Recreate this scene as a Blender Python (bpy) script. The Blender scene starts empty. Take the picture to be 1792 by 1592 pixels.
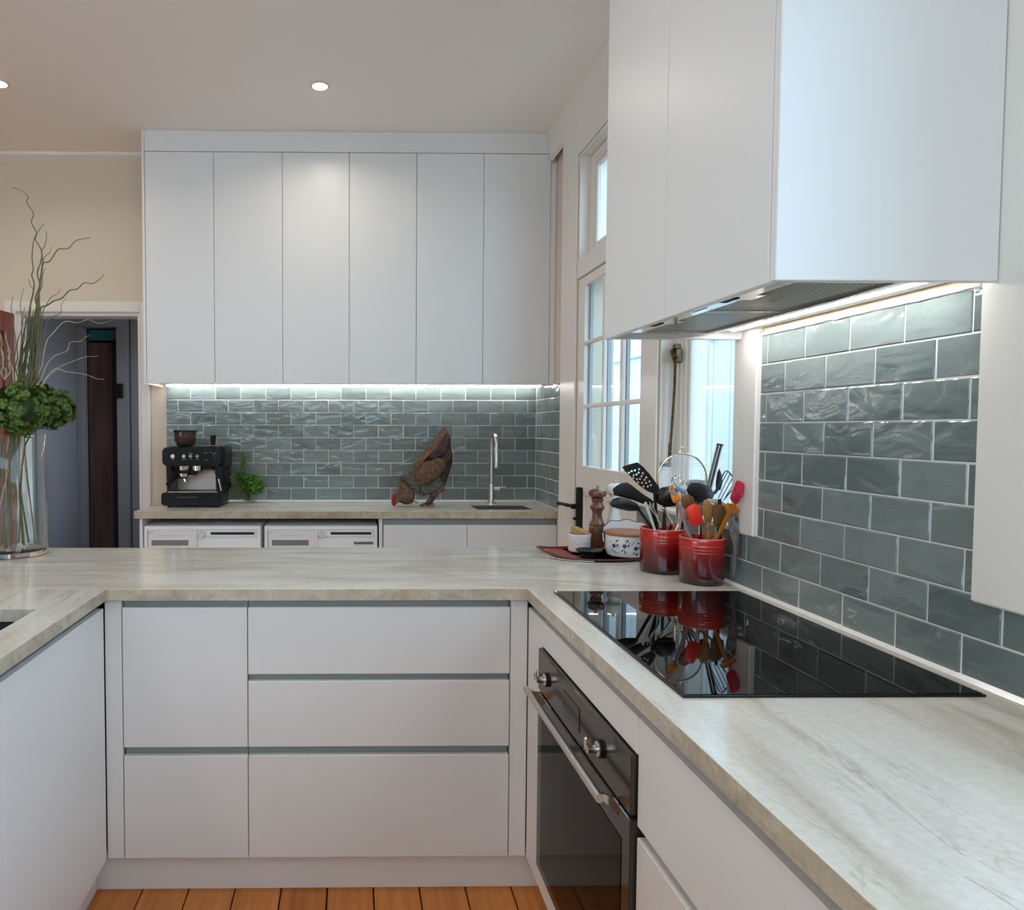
import bpy, bmesh, math, random
from math import sin, cos, pi, radians as rad
from mathutils import Vector, Matrix, noise as mnoise
random.seed(7)
scene = bpy.context.scene
COL = scene.collection

# ---------------------------------------------------------------- camera, world, exposure
H, YAW, PITCH, ROLL, F, CX, CY = 1.353, .0136, .0398, .0016, 1219.7, 631.3, 796.8
fwd = Vector((sin(YAW)*cos(PITCH), cos(YAW)*cos(PITCH), -sin(PITCH)))
r0 = Vector((cos(YAW), -sin(YAW), 0)); u0 = r0.cross(fwd)
rt = cos(ROLL)*r0 + sin(ROLL)*u0; up = -sin(ROLL)*r0 + cos(ROLL)*u0
cam_d = bpy.data.cameras.new('camera'); cam = bpy.data.objects.new('camera', cam_d); COL.objects.link(cam)
cam.matrix_world = Matrix(((rt.x, up.x, -fwd.x, 0), (rt.y, up.y, -fwd.y, 0), (rt.z, up.z, -fwd.z, H), (0, 0, 0, 1)))
cam_d.sensor_fit = 'HORIZONTAL'; cam_d.sensor_width = 36
cam_d.lens = F/1792*36
cam_d.shift_x = (896-CX)/1792; cam_d.shift_y = (CY-796)/1792
cam_d.clip_start = .02
scene.camera = cam
w = bpy.data.worlds.new('overcast_sky'); scene.world = w; w.use_nodes = True
bg = w.node_tree.nodes['Background']; bg.inputs[0].default_value = (.58, .78, 1, 1); bg.inputs[1].default_value = 3.5
vs = scene.view_settings
vs.view_transform = 'Standard'; vs.look = 'None'; vs.gamma = 1; vs.use_curve_mapping = False; vs.exposure = 0.80
cy = scene.cycles
cy.max_bounces = 12; cy.diffuse_bounces = 9; cy.glossy_bounces = 5; cy.transmission_bounces = 10; cy.transparent_max_bounces = 16
cy.caustics_reflective = False; cy.sample_clamp_indirect = 8
LAMP_W = 2.1          # each downlight
LED_BACK = 20.0       # emission of the strip under the far wall cabinets
LED_HOOD = 36.0

def at(px, py, Y):
    """the point at depth Y seen at photo position px, py"""
    d = fwd + rt*(px-CX)/F - up*(py-CY)/F
    return Vector((0, 0, H)) + d*(Y/d.y)

# ---------------------------------------------------------------- materials
MATS = {}
def nt(name):
    m = bpy.data.materials.new(name); m.use_nodes = True
    return m, m.node_tree.nodes, m.node_tree.links, m.node_tree.nodes['Principled BSDF']
def mat(name, col, rough=.5, metal=0, spec=.5, coat=0, trans=0, ior=1.45, bump=None, var=None, emit=None, sss=0):
    m, N, L, b = nt(name)
    b.inputs['Base Color'].default_value = (*col, 1); b.inputs['Roughness'].default_value = rough
    b.inputs['Metallic'].default_value = metal; b.inputs['Specular IOR Level'].default_value = spec
    b.inputs['Coat Weight'].default_value = coat; b.inputs['Coat Roughness'].default_value = .05
    b.inputs['Transmission Weight'].default_value = trans; b.inputs['IOR'].default_value = ior
    if emit:
        b.inputs['Emission Color'].default_value = (*emit[0], 1); b.inputs['Emission Strength'].default_value = emit[1]
    if bump or var:
        g = N.new('ShaderNodeNewGeometry')
    if var:   # (second colour, scale xyz)
        mp = N.new('ShaderNodeMapping'); mp.inputs['Scale'].default_value = var[1]; L.new(g.outputs['Position'], mp.inputs[0])
        n = N.new('ShaderNodeTexNoise'); n.inputs['Scale'].default_value = 1; n.inputs['Detail'].default_value = 5; L.new(mp.outputs[0], n.inputs[0])
        r = N.new('ShaderNodeValToRGB'); r.color_ramp.elements[0].position = .35; r.color_ramp.elements[1].position = .65
        r.color_ramp.elements[0].color = (*col, 1); r.color_ramp.elements[1].color = (*var[0], 1)
        L.new(n.outputs[0], r.inputs[0]); L.new(r.outputs[0], b.inputs['Base Color'])
    if bump:  # (scale xyz, strength, distance)
        mp2 = N.new('ShaderNodeMapping'); mp2.inputs['Scale'].default_value = bump[0]; L.new(g.outputs['Position'], mp2.inputs[0])
        n2 = N.new('ShaderNodeTexNoise'); n2.inputs['Scale'].default_value = 1; n2.inputs['Detail'].default_value = 3; L.new(mp2.outputs[0], n2.inputs[0])
        bp = N.new('ShaderNodeBump'); bp.inputs['Strength'].default_value = bump[1]; bp.inputs['Distance'].default_value = bump[2]
        L.new(n2.outputs[0], bp.inputs['Height']); L.new(bp.outputs[0], b.inputs['Normal'])
    MATS[name] = m
    return m
def thin_glass(name, tint=(1, 1, 1), ior=1.5):
    m, N, L, b = nt(name); N.remove(b)
    t = N.new('ShaderNodeBsdfTransparent'); t.inputs[0].default_value = (*tint, 1)
    g = N.new('ShaderNodeBsdfGlossy'); g.inputs['Roughness'].default_value = .02
    fr = N.new('ShaderNodeFresnel'); ge = N.new('ShaderNodeNewGeometry'); mr = N.new('ShaderNodeMapRange')   # same reflectance on entry and exit faces of the pane
    mr.inputs[3].default_value = ior; mr.inputs[4].default_value = 1/ior; L.new(ge.outputs['Backfacing'], mr.inputs[0]); L.new(mr.outputs[0], fr.inputs[0])
    mx = N.new('ShaderNodeMixShader'); L.new(fr.outputs[0], mx.inputs[0]); L.new(t.outputs[0], mx.inputs[1]); L.new(g.outputs[0], mx.inputs[2])
    L.new(mx.outputs[0], N['Material Output'].inputs[0]); MATS[name] = m
    return m

lacquer = mat('satin_white_lacquer', (.76, .765, .755), .34, spec=.5, bump=((900, 900, 900), .04, .0005))
lacquer_warm = mat('satin_warm_white_lacquer', (.73, .71, .68), .4, spec=.45, bump=((900, 900, 900), .05, .0005))
paint_wall = mat('cream_wall_paint', (.68, .60, .47), .7, bump=((260, 260, 260), .08, .001))
paint_ceil = mat('off_white_ceiling_paint', (.91, .89, .85), .8, bump=((200, 200, 200), .06, .001))
paint_trim = mat('cream_gloss_trim_paint', (.79, .755, .69), .3, spec=.5)
paint_hall = mat('grey_hall_paint', (.31, .285, .30), .8)
channel = mat('grey_finger_channel', (.30, .33, .32), .45, metal=.3)  # grey of the shaded recess, put into the channel colour
dark_gap = mat('dark_recess', (.02, .02, .02), .8)
grout = mat('pale_grout', (.74, .73, .70), .8)
steel = mat('brushed_steel', (.62, .60, .57), .28, metal=1, bump=((40, 40, 900), .05, .0005))
warm_steel = mat('warm_tinted_steel', (.50, .42, .37), .4, metal=1)  # brown tint puts the warm reflection into the steel colour
chrome = mat('chrome', (.75, .74, .72), .12, metal=1)
dark_chrome = mat('dark_chrome', (.20, .18, .17), .15, metal=1)
black_plastic = mat('black_plastic', (.005, .0055, .006), .36, spec=.3)
black_gloss = mat('black_ceramic_glass', (.001, .001, .0012), .015, spec=.24)
oven_glass = mat('dark_oven_glass', (.030, .024, .020), .08, spec=.6)
oven_window = mat('black_oven_window', (.004, .0035, .003), .05, spec=.08)
oven_steel = mat('smoked_steel_panel', (.085, .072, .062), .16, metal=.8)
glass_pane = thin_glass('window_glass', (.93, .97, .98))
vase_glass = mat('clear_glass', (1, 1, 1), .0, trans=1, ior=1.45)
clear_wall = thin_glass('clear_vase_wall', (.97, .98, .97), 1.5)
jar_glass = thin_glass('jar_glass', (.93, .95, .93), 1.5)
ext_white = mat('outside_white_boards', (.68, .71, .72), .6)
ext_grey = mat('outside_blue_grey_shade', (.36, .43, .48), .6)  # backlit shade of the outer glazing bars, put into a blue-grey colour
rust = mat('rusty_iron', (.10, .045, .025), .75, metal=.25, var=((.19, .115, .075), (60, 60, 60)), bump=((300, 300, 300), .5, .002))
rust_green = mat('green_patina_iron', (.045, .055, .040), .7, metal=.3, var=((.15, .14, .11), (90, 90, 90)), bump=((260, 260, 260), .5, .002))
rust_dark = mat('dark_brown_iron', (.035, .022, .020), .45, metal=.5, var=((.10, .055, .04), (35, 35, 35)), bump=((160, 160, 160), .3, .002))
comb_red = mat('red_painted_comb', (.32, .015, .018), .6)
red_tray = mat('red_lacquer_tray', (.50, .025, .03), .25, coat=.4)
brown_rim = mat('brown_tray_edge', (.10, .03, .02), .4)
mill_wood = mat('dark_turned_wood', (.16, .055, .028), .32, coat=.4, var=((.09, .03, .016), (30, 30, 160)))
white_mill = mat('white_lacquered_wood', (.78, .76, .71), .25, coat=.3)
cork = mat('cork', (.50, .29, .11), .85, var=((.36, .19, .07), (300, 300, 300)))
porcelain = mat('white_porcelain', (.74, .72, .70), .2, coat=.3)
blue_ink = mat('cobalt_pattern', (.02, .03, .12), .3)
green_ink = mat('green_pattern', (.03, .12, .06), .3)
wood_lid = mat('orange_brown_wood', (.36, .16, .07), .45, var=((.26, .11, .045), (20, 160, 160)))
spoon_wood = mat('honey_wood', (.42, .20, .06), .5, var=((.30, .13, .04), (60, 60, 200)))
brown_sil = mat('brown_silicone', (.15, .07, .025), .45)
black_nylon = mat('black_nylon', (.006, .006, .007), .38)
red_sil = mat('red_silicone', (.80, .035, .02), .35)
orange_sil = mat('orange_silicone', (.85, .25, .03), .4)
crimson_sil = mat('crimson_silicone', (.50, .01, .035), .4)
mauve = mat('mauve_translucent_plastic', (.36, .27, .30), .25, coat=.3)
amber = mat('amber_plastic', (.45, .15, .015), .3)
grey_weathered = mat('mottled_grey', (.22, .20, .19), .7, var=((.10, .09, .09), (120, 120, 60)))
pale_green = mat('pale_green_silicone', (.45, .55, .40), .4)
white_plastic = mat('white_plastic', (.66, .66, .64), .3)
aged_brass = mat('aged_brass', (.18, .13, .07), .4, metal=.9, var=((.06, .04, .025), (90, 90, 90)))
black_iron = mat('black_iron', (.015, .013, .012), .5, metal=.6)
machine_white = mat('appliance_white', (.80, .79, .77), .3)
machine_grey = mat('appliance_grey_inset', (.22, .20, .19), .35)
machine_dark = mat('appliance_display', (.03, .03, .028), .2)
print_grey = mat('grey_print', (.18, .18, .18), .6)
print_white = mat('white_print', (.8, .8, .8), .6)
sticker_black = mat('black_sticker', (.01, .01, .01), .4)
hopper_mat = mat('smoked_plastic', (.05, .03, .022), .12, coat=.6)
led_mat = mat('led_strip_diffuser', (1, 1, 1), .5, emit=((1, .97, .96), LED_BACK))
led_hood = mat('hood_led_strip_diffuser', (1, 1, 1), .5, emit=((1, .97, .97), LED_HOOD))
lamp_emit = mat('lamp_diffuser', (1, 1, 1), .5, emit=((1, .97, .93), 14))
door_wood = mat('dark_stained_door_wood', (.24, .055, .018), .6, spec=.25, var=((.15, .030, .012), (24, 24, 2)))
hall_wood = mat('dull_brown_door', (.17, .085, .075), .6, spec=.3, var=((.10, .05, .045), (20, 20, 2)))
leaf_hyd = mat('green_hydrangea_petal', (.040, .085, .010), .6, var=((.12, .19, .03), (45, 45, 45)))
leaf_herb = mat('bright_parsley_leaf', (.035, .13, .008), .55, var=((.10, .27, .02), (70, 70, 70)))
leaf_rose = mat('grey_green_rosemary', (.10, .16, .06), .6, var=((.26, .34, .16), (160, 160, 160)))
stem_green = mat('dark_green_stem', (.035, .065, .015), .5)
willow = mat('olive_willow_bark', (.085, .085, .030), .6, var=((.14, .12, .05), (90, 90, 90)))
willow_pale = mat('pale_dry_twig', (.48, .42, .28), .6)

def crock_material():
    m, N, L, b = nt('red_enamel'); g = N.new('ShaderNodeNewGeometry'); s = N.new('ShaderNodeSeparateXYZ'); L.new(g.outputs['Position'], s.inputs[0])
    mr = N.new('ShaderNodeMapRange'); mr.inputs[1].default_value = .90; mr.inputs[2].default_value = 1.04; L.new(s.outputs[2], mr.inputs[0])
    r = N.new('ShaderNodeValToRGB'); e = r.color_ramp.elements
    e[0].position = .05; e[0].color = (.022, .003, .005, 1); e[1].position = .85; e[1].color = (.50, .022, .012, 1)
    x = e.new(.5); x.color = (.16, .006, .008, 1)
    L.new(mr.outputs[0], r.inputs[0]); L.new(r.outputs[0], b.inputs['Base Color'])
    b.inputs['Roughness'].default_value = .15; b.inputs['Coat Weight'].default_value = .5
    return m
crock_red = crock_material()

def stone_material():
    m, N, L, b = nt('quartzite')
    g = N.new('ShaderNodeNewGeometry')
    # the slabs of the two side legs are laid with their grain along the leg, the middle one across
    sp = N.new('ShaderNodeSeparateXYZ'); L.new(g.outputs['Position'], sp.inputs[0])
    ax = N.new('ShaderNodeMath'); ax.operation = 'ADD'; ax.inputs[1].default_value = .0955; L.new(sp.outputs[0], ax.inputs[0])
    ab0 = N.new('ShaderNodeMath'); ab0.operation = 'ABSOLUTE'; L.new(ax.outputs[0], ab0.inputs[0])
    c1 = N.new('ShaderNodeMath'); c1.operation = 'GREATER_THAN'; c1.inputs[1].default_value = .5915; L.new(ab0.outputs[0], c1.inputs[0])
    c2 = N.new('ShaderNodeMath'); c2.operation = 'LESS_THAN'; c2.inputs[1].default_value = 1.9435; L.new(sp.outputs[1], c2.inputs[0])
    cm = N.new('ShaderNodeMath'); cm.operation = 'MULTIPLY'; L.new(c1.outputs[0], cm.inputs[0]); L.new(c2.outputs[0], cm.inputs[1])
    sw_ = N.new('ShaderNodeCombineXYZ'); L.new(sp.outputs[1], sw_.inputs[0]); L.new(sp.outputs[0], sw_.inputs[1]); L.new(sp.outputs[2], sw_.inputs[2])
    mv = N.new('ShaderNodeMix'); mv.data_type = 'VECTOR'; L.new(cm.outputs[0], mv.inputs[0]); L.new(g.outputs['Position'], mv.inputs[4]); L.new(sw_.outputs[0], mv.inputs[5])
    mp = N.new('ShaderNodeMapping'); mp.inputs['Rotation'].default_value = (0, 0, rad(7)); mp.inputs['Scale'].default_value = (1.3, 6.5, 5); L.new(mv.outputs[1], mp.inputs[0])
    n1 = N.new('ShaderNodeTexNoise'); n1.inputs['Scale'].default_value = 1.6; n1.inputs['Detail'].default_value = 8; n1.inputs['Distortion'].default_value = .8; L.new(mp.outputs[0], n1.inputs[0])
    r1 = N.new('ShaderNodeValToRGB'); e = r1.color_ramp.elements
    e[0].position = .30; e[0].color = (.48, .43, .35, 1); e[1].position = .62; e[1].color = (.66, .65, .60, 1); x = e.new(.45); x.color = (.60, .57, .50, 1)
    L.new(n1.outputs[0], r1.inputs[0])
    n2 = N.new('ShaderNodeTexNoise'); n2.inputs['Scale'].default_value = 2.2; n2.inputs['Detail'].default_value = 10; n2.inputs['Roughness'].default_value = .6; n2.inputs['Distortion'].default_value = .9; L.new(mp.outputs[0], n2.inputs[0])
    a = N.new('ShaderNodeMath'); a.operation = 'SUBTRACT'; a.inputs[1].default_value = .5; L.new(n2.outputs[0], a.inputs[0])
    ab = N.new('ShaderNodeMath'); ab.operation = 'ABSOLUTE'; L.new(a.outputs[0], ab.inputs[0])
    mr = N.new('ShaderNodeMapRange'); mr.inputs[1].default_value = .0; mr.inputs[2].default_value = .018; mr.inputs[3].default_value = .42; mr.inputs[4].default_value = 0; L.new(ab.outputs[0], mr.inputs[0])
    n3 = N.new('ShaderNodeTexNoise'); n3.inputs['Scale'].default_value = 1.1; n3.inputs['Detail'].default_value = 3; L.new(mp.outputs[0], n3.inputs[0])
    mr3 = N.new('ShaderNodeMapRange'); mr3.inputs[1].default_value = .45; mr3.inputs[2].default_value = .62; L.new(n3.outputs[0], mr3.inputs[0])
    mu = N.new('ShaderNodeMath'); mu.operation = 'MULTIPLY'; L.new(mr.outputs[0], mu.inputs[0]); L.new(mr3.outputs[0], mu.inputs[1])
    mx = N.new('ShaderNodeMix'); mx.data_type = 'RGBA'; L.new(mu.outputs[0], mx.inputs[0]); L.new(r1.outputs[0], mx.inputs[6]); mx.inputs[7].default_value = (.22, .18, .12, 1)
    n4 = N.new('ShaderNodeTexNoise'); n4.inputs['Scale'].default_value = 90; n4.inputs['Detail'].default_value = 3; L.new(g.outputs['Position'], n4.inputs[0])
    mr4 = N.new('ShaderNodeMapRange'); mr4.inputs[1].default_value = .3; mr4.inputs[2].default_value = .7; mr4.inputs[3].default_value = .92; mr4.inputs[4].default_value = 1.05; L.new(n4.outputs[0], mr4.inputs[0])
    ml = N.new('ShaderNodeVectorMath'); ml.operation = 'SCALE'; L.new(mx.outputs[2], ml.inputs[0]); L.new(mr4.outputs[0], ml.inputs['Scale'])
    L.new(ml.outputs[0], b.inputs['Base Color'])
    b.inputs['Roughness'].default_value = .13; b.inputs['Specular IOR Level'].default_value = .55
    return m
stone = stone_material()
def shaded_edge_material():
    # busier veining on the side faces; their brown shade is put into the colour
    m = stone.copy(); m.name = 'quartzite_shaded_edge'; N, L = m.node_tree.nodes, m.node_tree.links; b = N['Principled BSDF']
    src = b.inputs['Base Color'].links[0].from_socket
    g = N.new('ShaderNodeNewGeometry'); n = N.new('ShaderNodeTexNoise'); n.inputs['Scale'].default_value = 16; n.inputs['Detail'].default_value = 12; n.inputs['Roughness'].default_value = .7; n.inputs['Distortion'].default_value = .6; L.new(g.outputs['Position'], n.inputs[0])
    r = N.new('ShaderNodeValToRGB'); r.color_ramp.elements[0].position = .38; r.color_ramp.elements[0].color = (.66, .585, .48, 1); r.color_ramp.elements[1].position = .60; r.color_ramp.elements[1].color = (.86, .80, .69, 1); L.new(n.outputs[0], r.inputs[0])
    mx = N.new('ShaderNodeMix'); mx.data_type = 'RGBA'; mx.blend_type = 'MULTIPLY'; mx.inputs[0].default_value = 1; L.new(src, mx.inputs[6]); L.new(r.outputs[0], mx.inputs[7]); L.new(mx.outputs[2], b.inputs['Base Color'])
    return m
stone_shaded_edge = shaded_edge_material()

def tile_material():
    m, N, L, b = nt('sage_glazed_tile')
    g = N.new('ShaderNodeNewGeometry'); oi = N.new('ShaderNodeObjectInfo')
    ad = N.new('ShaderNodeVectorMath'); ad.operation = 'ADD'
    cmb = N.new('ShaderNodeCombineXYZ'); mm = N.new('ShaderNodeMath'); mm.operation = 'MULTIPLY'; mm.inputs[1].default_value = 40
    L.new(oi.outputs['Random'], mm.inputs[0]); L.new(mm.outputs[0], cmb.inputs[0]); L.new(mm.outputs[0], cmb.inputs[1])
    L.new(g.outputs['Position'], ad.inputs[0]); L.new(cmb.outputs[0], ad.inputs[1])
    mp = N.new('ShaderNodeMapping'); mp.inputs['Scale'].default_value = (9, 9, 17); L.new(ad.outputs[0], mp.inputs[0])
    n = N.new('ShaderNodeTexNoise'); n.inputs['Scale'].default_value = 1; n.inputs['Detail'].default_value = 3.0; n.inputs['Distortion'].default_value = .9; n.inputs['Roughness'].default_value = .4; L.new(mp.outputs[0], n.inputs[0])
    bp = N.new('ShaderNodeBump'); bp.inputs['Strength'].default_value = .9; bp.inputs['Distance'].default_value = .007; L.new(n.outputs[0], bp.inputs['Height']); L.new(bp.outputs[0], b.inputs['Normal'])
    r = N.new('ShaderNodeValToRGB'); r.color_ramp.elements[0].color = (.135, .172, .165, 1); r.color_ramp.elements[1].color = (.20, .243, .232, 1)
    r.color_ramp.elements[0].position = .3; r.color_ramp.elements[1].position = .7
    mixf = N.new('ShaderNodeMath'); mixf.operation = 'MULTIPLY_ADD'; mixf.inputs[1].default_value = .45; L.new(oi.outputs['Random'], mixf.inputs[0])
    hm = N.new('ShaderNodeMath'); hm.operation = 'MULTIPLY'; hm.inputs[1].default_value = .6; L.new(n.outputs[0], hm.inputs[0]); L.new(hm.outputs[0], mixf.inputs[2])
    L.new(mixf.outputs[0], r.inputs[0]); L.new(r.outputs[0], b.inputs['Base Color'])
    b.inputs['Roughness'].default_value = .09; b.inputs['Specular IOR Level'].default_value = .6
    return m
tile_mat = tile_material()

def board_material():
    m, N, L, b = nt('honey_floorboard')
    g = N.new('ShaderNodeNewGeometry'); oi = N.new('ShaderNodeObjectInfo')
    mm = N.new('ShaderNodeMath'); mm.operation = 'MULTIPLY'; mm.inputs[1].default_value = 30; L.new(oi.outputs['Random'], mm.inputs[0])
    cmb = N.new('ShaderNodeCombineXYZ'); L.new(mm.outputs[0], cmb.inputs[1]); ad = N.new('ShaderNodeVectorMath'); L.new(g.outputs['Position'], ad.inputs[0]); L.new(cmb.outputs[0], ad.inputs[1])
    mp = N.new('ShaderNodeMapping'); mp.inputs['Scale'].default_value = (45, 3, 10); L.new(ad.outputs[0], mp.inputs[0])
    n = N.new('ShaderNodeTexNoise'); n.inputs['Scale'].default_value = 1; n.inputs['Detail'].default_value = 6; n.inputs['Distortion'].default_value = .8; L.new(mp.outputs[0], n.inputs[0])
    r = N.new('ShaderNodeValToRGB'); r.color_ramp.elements[0].color = (.34, .105, .022, 1); r.color_ramp.elements[1].color = (.60, .22, .055, 1); r.color_ramp.elements[0].position = .3; r.color_ramp.elements[1].position = .7
    mf = N.new('ShaderNodeMath'); mf.operation = 'MULTIPLY_ADD'; mf.inputs[1].default_value = .35; L.new(oi.outputs['Random'], mf.inputs[0]); h = N.new('ShaderNodeMath'); h.operation = 'MULTIPLY'; h.inputs[1].default_value = .7; L.new(n.outputs[0], h.inputs[0]); L.new(h.outputs[0], mf.inputs[2])
    L.new(mf.outputs[0], r.inputs[0]); L.new(r.outputs[0], b.inputs['Base Color']); b.inputs['Roughness'].default_value = .42; b.inputs['Specular IOR Level'].default_value = .35
    return m
board_mat = board_material()

def filter_material():
    m, N, L, b = nt('hood_mesh_filter')
    g = N.new('ShaderNodeNewGeometry'); mp = N.new('ShaderNodeMapping'); mp.inputs['Rotation'].default_value = (0, 0, rad(90)); L.new(g.outputs['Position'], mp.inputs[0])
    bt = N.new('ShaderNodeTexBrick'); bt.inputs['Scale'].default_value = 1; bt.inputs['Brick Width'].default_value = .014; bt.inputs['Row Height'].default_value = .007
    bt.inputs['Mortar Size'].default_value = .0016; bt.inputs['Color1'].default_value = (.035, .03, .025, 1); bt.inputs['Color2'].default_value = (.05, .04, .03, 1); bt.inputs['Mortar'].default_value = (.36, .32, .26, 1)
    L.new(mp.outputs[0], bt.inputs[0]); L.new(bt.outputs[0], b.inputs['Base Color']); b.inputs['Metallic'].default_value = .6; b.inputs['Roughness'].default_value = .4
    bp = N.new('ShaderNodeBump'); bp.inputs['Strength'].default_value = .5; bp.inputs['Distance'].default_value = .002; L.new(bt.outputs[1], bp.inputs['Height']); bp.invert = True; L.new(bp.outputs[0], b.inputs['Normal'])
    return m
filter_mat = filter_material()

# ---------------------------------------------------------------- builders
WP = {}
def link(o, parent=None, origin=(0, 0, 0)):
    COL.objects.link(o)
    if parent is not None:
        o.parent = parent; WP[o.name] = WP[parent.name]
    else:
        o.location = origin; WP[o.name] = Vector(origin)
    return o
def meta(o, label=None, cat=None, group=None, kind=None):
    if label: o['label'] = label
    if cat: o['category'] = cat
    if group: o['group'] = group
    if kind: o['kind'] = kind
    return o
def thing(name, label=None, cat=None, loc=(0, 0, 0), group=None, kind=None):
    o = bpy.data.objects.new(name, None); o.empty_display_size = .05
    link(o, None, loc)
    return meta(o, label, cat, group, kind)

class MB:
    def __init__(s): s.bm = bmesh.new()
    def box(s, x0, x1, y0, y1, z0, z1, bev=0):
        if x0 > x1: x0, x1 = x1, x0
        if y0 > y1: y0, y1 = y1, y0
        if z0 > z1: z0, z1 = z1, z0
        r = bmesh.ops.create_cube(s.bm, size=1, matrix=Matrix.Translation(((x0+x1)/2, (y0+y1)/2, (z0+z1)/2)) @ Matrix.Diagonal((x1-x0, y1-y0, z1-z0, 1)))
        if bev:
            es = list({e for v in r['verts'] for e in v.link_edges})
            bmesh.ops.bevel(s.bm, geom=es, offset=bev, segments=2 if bev > .004 else 1, affect='EDGES', profile=.5)
        return s
    def prism(s, poly, axis, a, b):
        """poly in the two other axes (cyclic order), extruded along axis from a to b"""
        def P(u, v, t): return {'X': (t, u, v), 'Y': (u, t, v), 'Z': (u, v, t)}[axis]
        A = [s.bm.verts.new(P(u, v, a)) for u, v in poly]; B = [s.bm.verts.new(P(u, v, b)) for u, v in poly]
        n = len(poly)
        s.bm.faces.new(A); s.bm.faces.new(B[::-1])
        for i in range(n): s.bm.faces.new((A[i], B[i], B[(i+1) % n], A[(i+1) % n]))
        return s
    def lathe(s, prof, c=(0, 0, 0), seg=32, M=None, cap=True):
        M = M or Matrix.Translation(c)
        rings = []
        for r, z in prof:
            if r < 1e-6: rings.append([s.bm.verts.new(M @ Vector((0, 0, z)))])
            else: rings.append([s.bm.verts.new(M @ Vector((r*cos(2*pi*i/seg), r*sin(2*pi*i/seg), z))) for i in range(seg)])
        for a, b in zip(rings, rings[1:]):
            for i in range(seg):
                j = (i+1) % seg
                if len(a) == 1 and len(b) == 1: continue
                if len(a) == 1: s.bm.faces.new((a[0], b[j], b[i]))
                elif len(b) == 1: s.bm.faces.new((a[i], a[j], b[0]))
                else: s.bm.faces.new((a[i], a[j], b[j], b[i]))
        if cap:
            for k in (0, -1):
                if len(rings[k]) > 1: s.bm.faces.new(rings[k])
        return s
    def tube(s, pts, r, seg=8, caps=True, flat=1):
        pts = [Vector(p) for p in pts]; n = len(pts)
        rs = r if isinstance(r, (list, tuple)) else [r]*n
        rings = []; prev = None
        for i, p in enumerate(pts):
            d = (pts[min(i+1, n-1)]-pts[max(i-1, 0)]).normalized()
            if prev is None:
                a = Vector((0, 0, 1)) if abs(d.z) < .9 else Vector((1, 0, 0))
                u = d.cross(a).normalized()
            else:
                u = (prev - d*prev.dot(d)).normalized()
            prev = u; v = d.cross(u)
            rings.append([s.bm.verts.new(p+(u*cos(2*pi*k/seg)+v*sin(2*pi*k/seg)*flat)*rs[i]) for k in range(seg)])
        for a, b in zip(rings, rings[1:]):
            for k in range(seg): s.bm.faces.new((a[k], a[(k+1) % seg], b[(k+1) % seg], b[k]))
        if caps: s.bm.faces.new(rings[0][::-1]); s.bm.faces.new(rings[-1])
        return s
    def ball(s, c, r, seg=12, sc=(1, 1, 1)):
        bmesh.ops.create_uvsphere(s.bm, u_segments=seg, v_segments=max(6, seg//2+2), radius=r, matrix=Matrix.Translation(c) @ Matrix.Diagonal((*sc, 1)))
        return s
    def pillow(s, pts, bulge, nrm=(0, -1, 0), steps=3, edge=.001):
        """closed lens-shaped solid from an outline of 3D points"""
        nrm = Vector(nrm).normalized(); pts = [Vector(p) for p in pts]; c = sum(pts, Vector())/len(pts); n = len(pts)
        for sg in (1, -1):
            rings = []
            for k in range(steps):
                t = 1-k/steps; h = edge/2+bulge*math.sqrt(max(0, 1-t*t))
                rings.append([s.bm.verts.new(c+(p-c)*t+nrm*sg*h) for p in pts])
            cv = s.bm.verts.new(c+nrm*sg*(edge/2+bulge))
            for a, b in zip(rings, rings[1:]):
                for i in range(n):
                    f = (a[i], a[(i+1) % n], b[(i+1) % n], b[i]); s.bm.faces.new(f if sg > 0 else f[::-1])
            for i in range(n):
                f = (rings[-1][i], rings[-1][(i+1) % n], cv); s.bm.faces.new(f if sg > 0 else f[::-1])
            if sg > 0: R1 = rings[0]
            else: R2 = rings[0]
        for i in range(n): s.bm.faces.new((R1[(i+1) % n], R1[i], R2[i], R2[(i+1) % n]))
        return s
    def build(s, name, m, parent=None, origin=None, smooth=35, **kw):
        bmesh.ops.recalc_face_normals(s.bm, faces=s.bm.faces[:])
        if origin is None and parent is None:
            vs_ = s.bm.verts
            xs = [v.co.x for v in vs_]; ys = [v.co.y for v in vs_]; zs = [v.co.z for v in vs_]
            origin = ((min(xs)+max(xs))/2, (min(ys)+max(ys))/2, min(zs))
        W = WP[parent.name] if parent is not None else Vector(origin)
        bmesh.ops.translate(s.bm, verts=s.bm.verts[:], vec=-W)
        me = bpy.data.meshes.new(name); s.bm.to_mesh(me); s.bm.free()
        me.shade_smooth(); me.set_sharp_from_angle(angle=rad(smooth))
        me.materials.append(m)
        o = bpy.data.objects.new(name, me)
        link(o, parent, origin if parent is None else (0, 0, 0))
        return meta(o, **kw)
def B(name, m, parent, *a, bev=0, **kw):
    return MB().box(*a, bev=bev).build(name, m, parent, **kw)
def curve_mesh(cu, name, m, parent=None, origin=None, M=Matrix(), **kw):
    o = bpy.data.objects.new('tmp', cu); COL.objects.link(o)
    dg = bpy.context.evaluated_depsgraph_get(); dg.update()
    me0 = bpy.data.meshes.new_from_object(o.evaluated_get(dg)); bpy.data.objects.remove(o)
    mb = MB(); mb.bm.from_mesh(me0); bmesh.ops.transform(mb.bm, matrix=M, verts=mb.bm.verts[:])
    bmesh.ops.remove_doubles(mb.bm, verts=mb.bm.verts[:], dist=1e-6)
    return mb.build(name, m, parent, origin, **kw)
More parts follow.
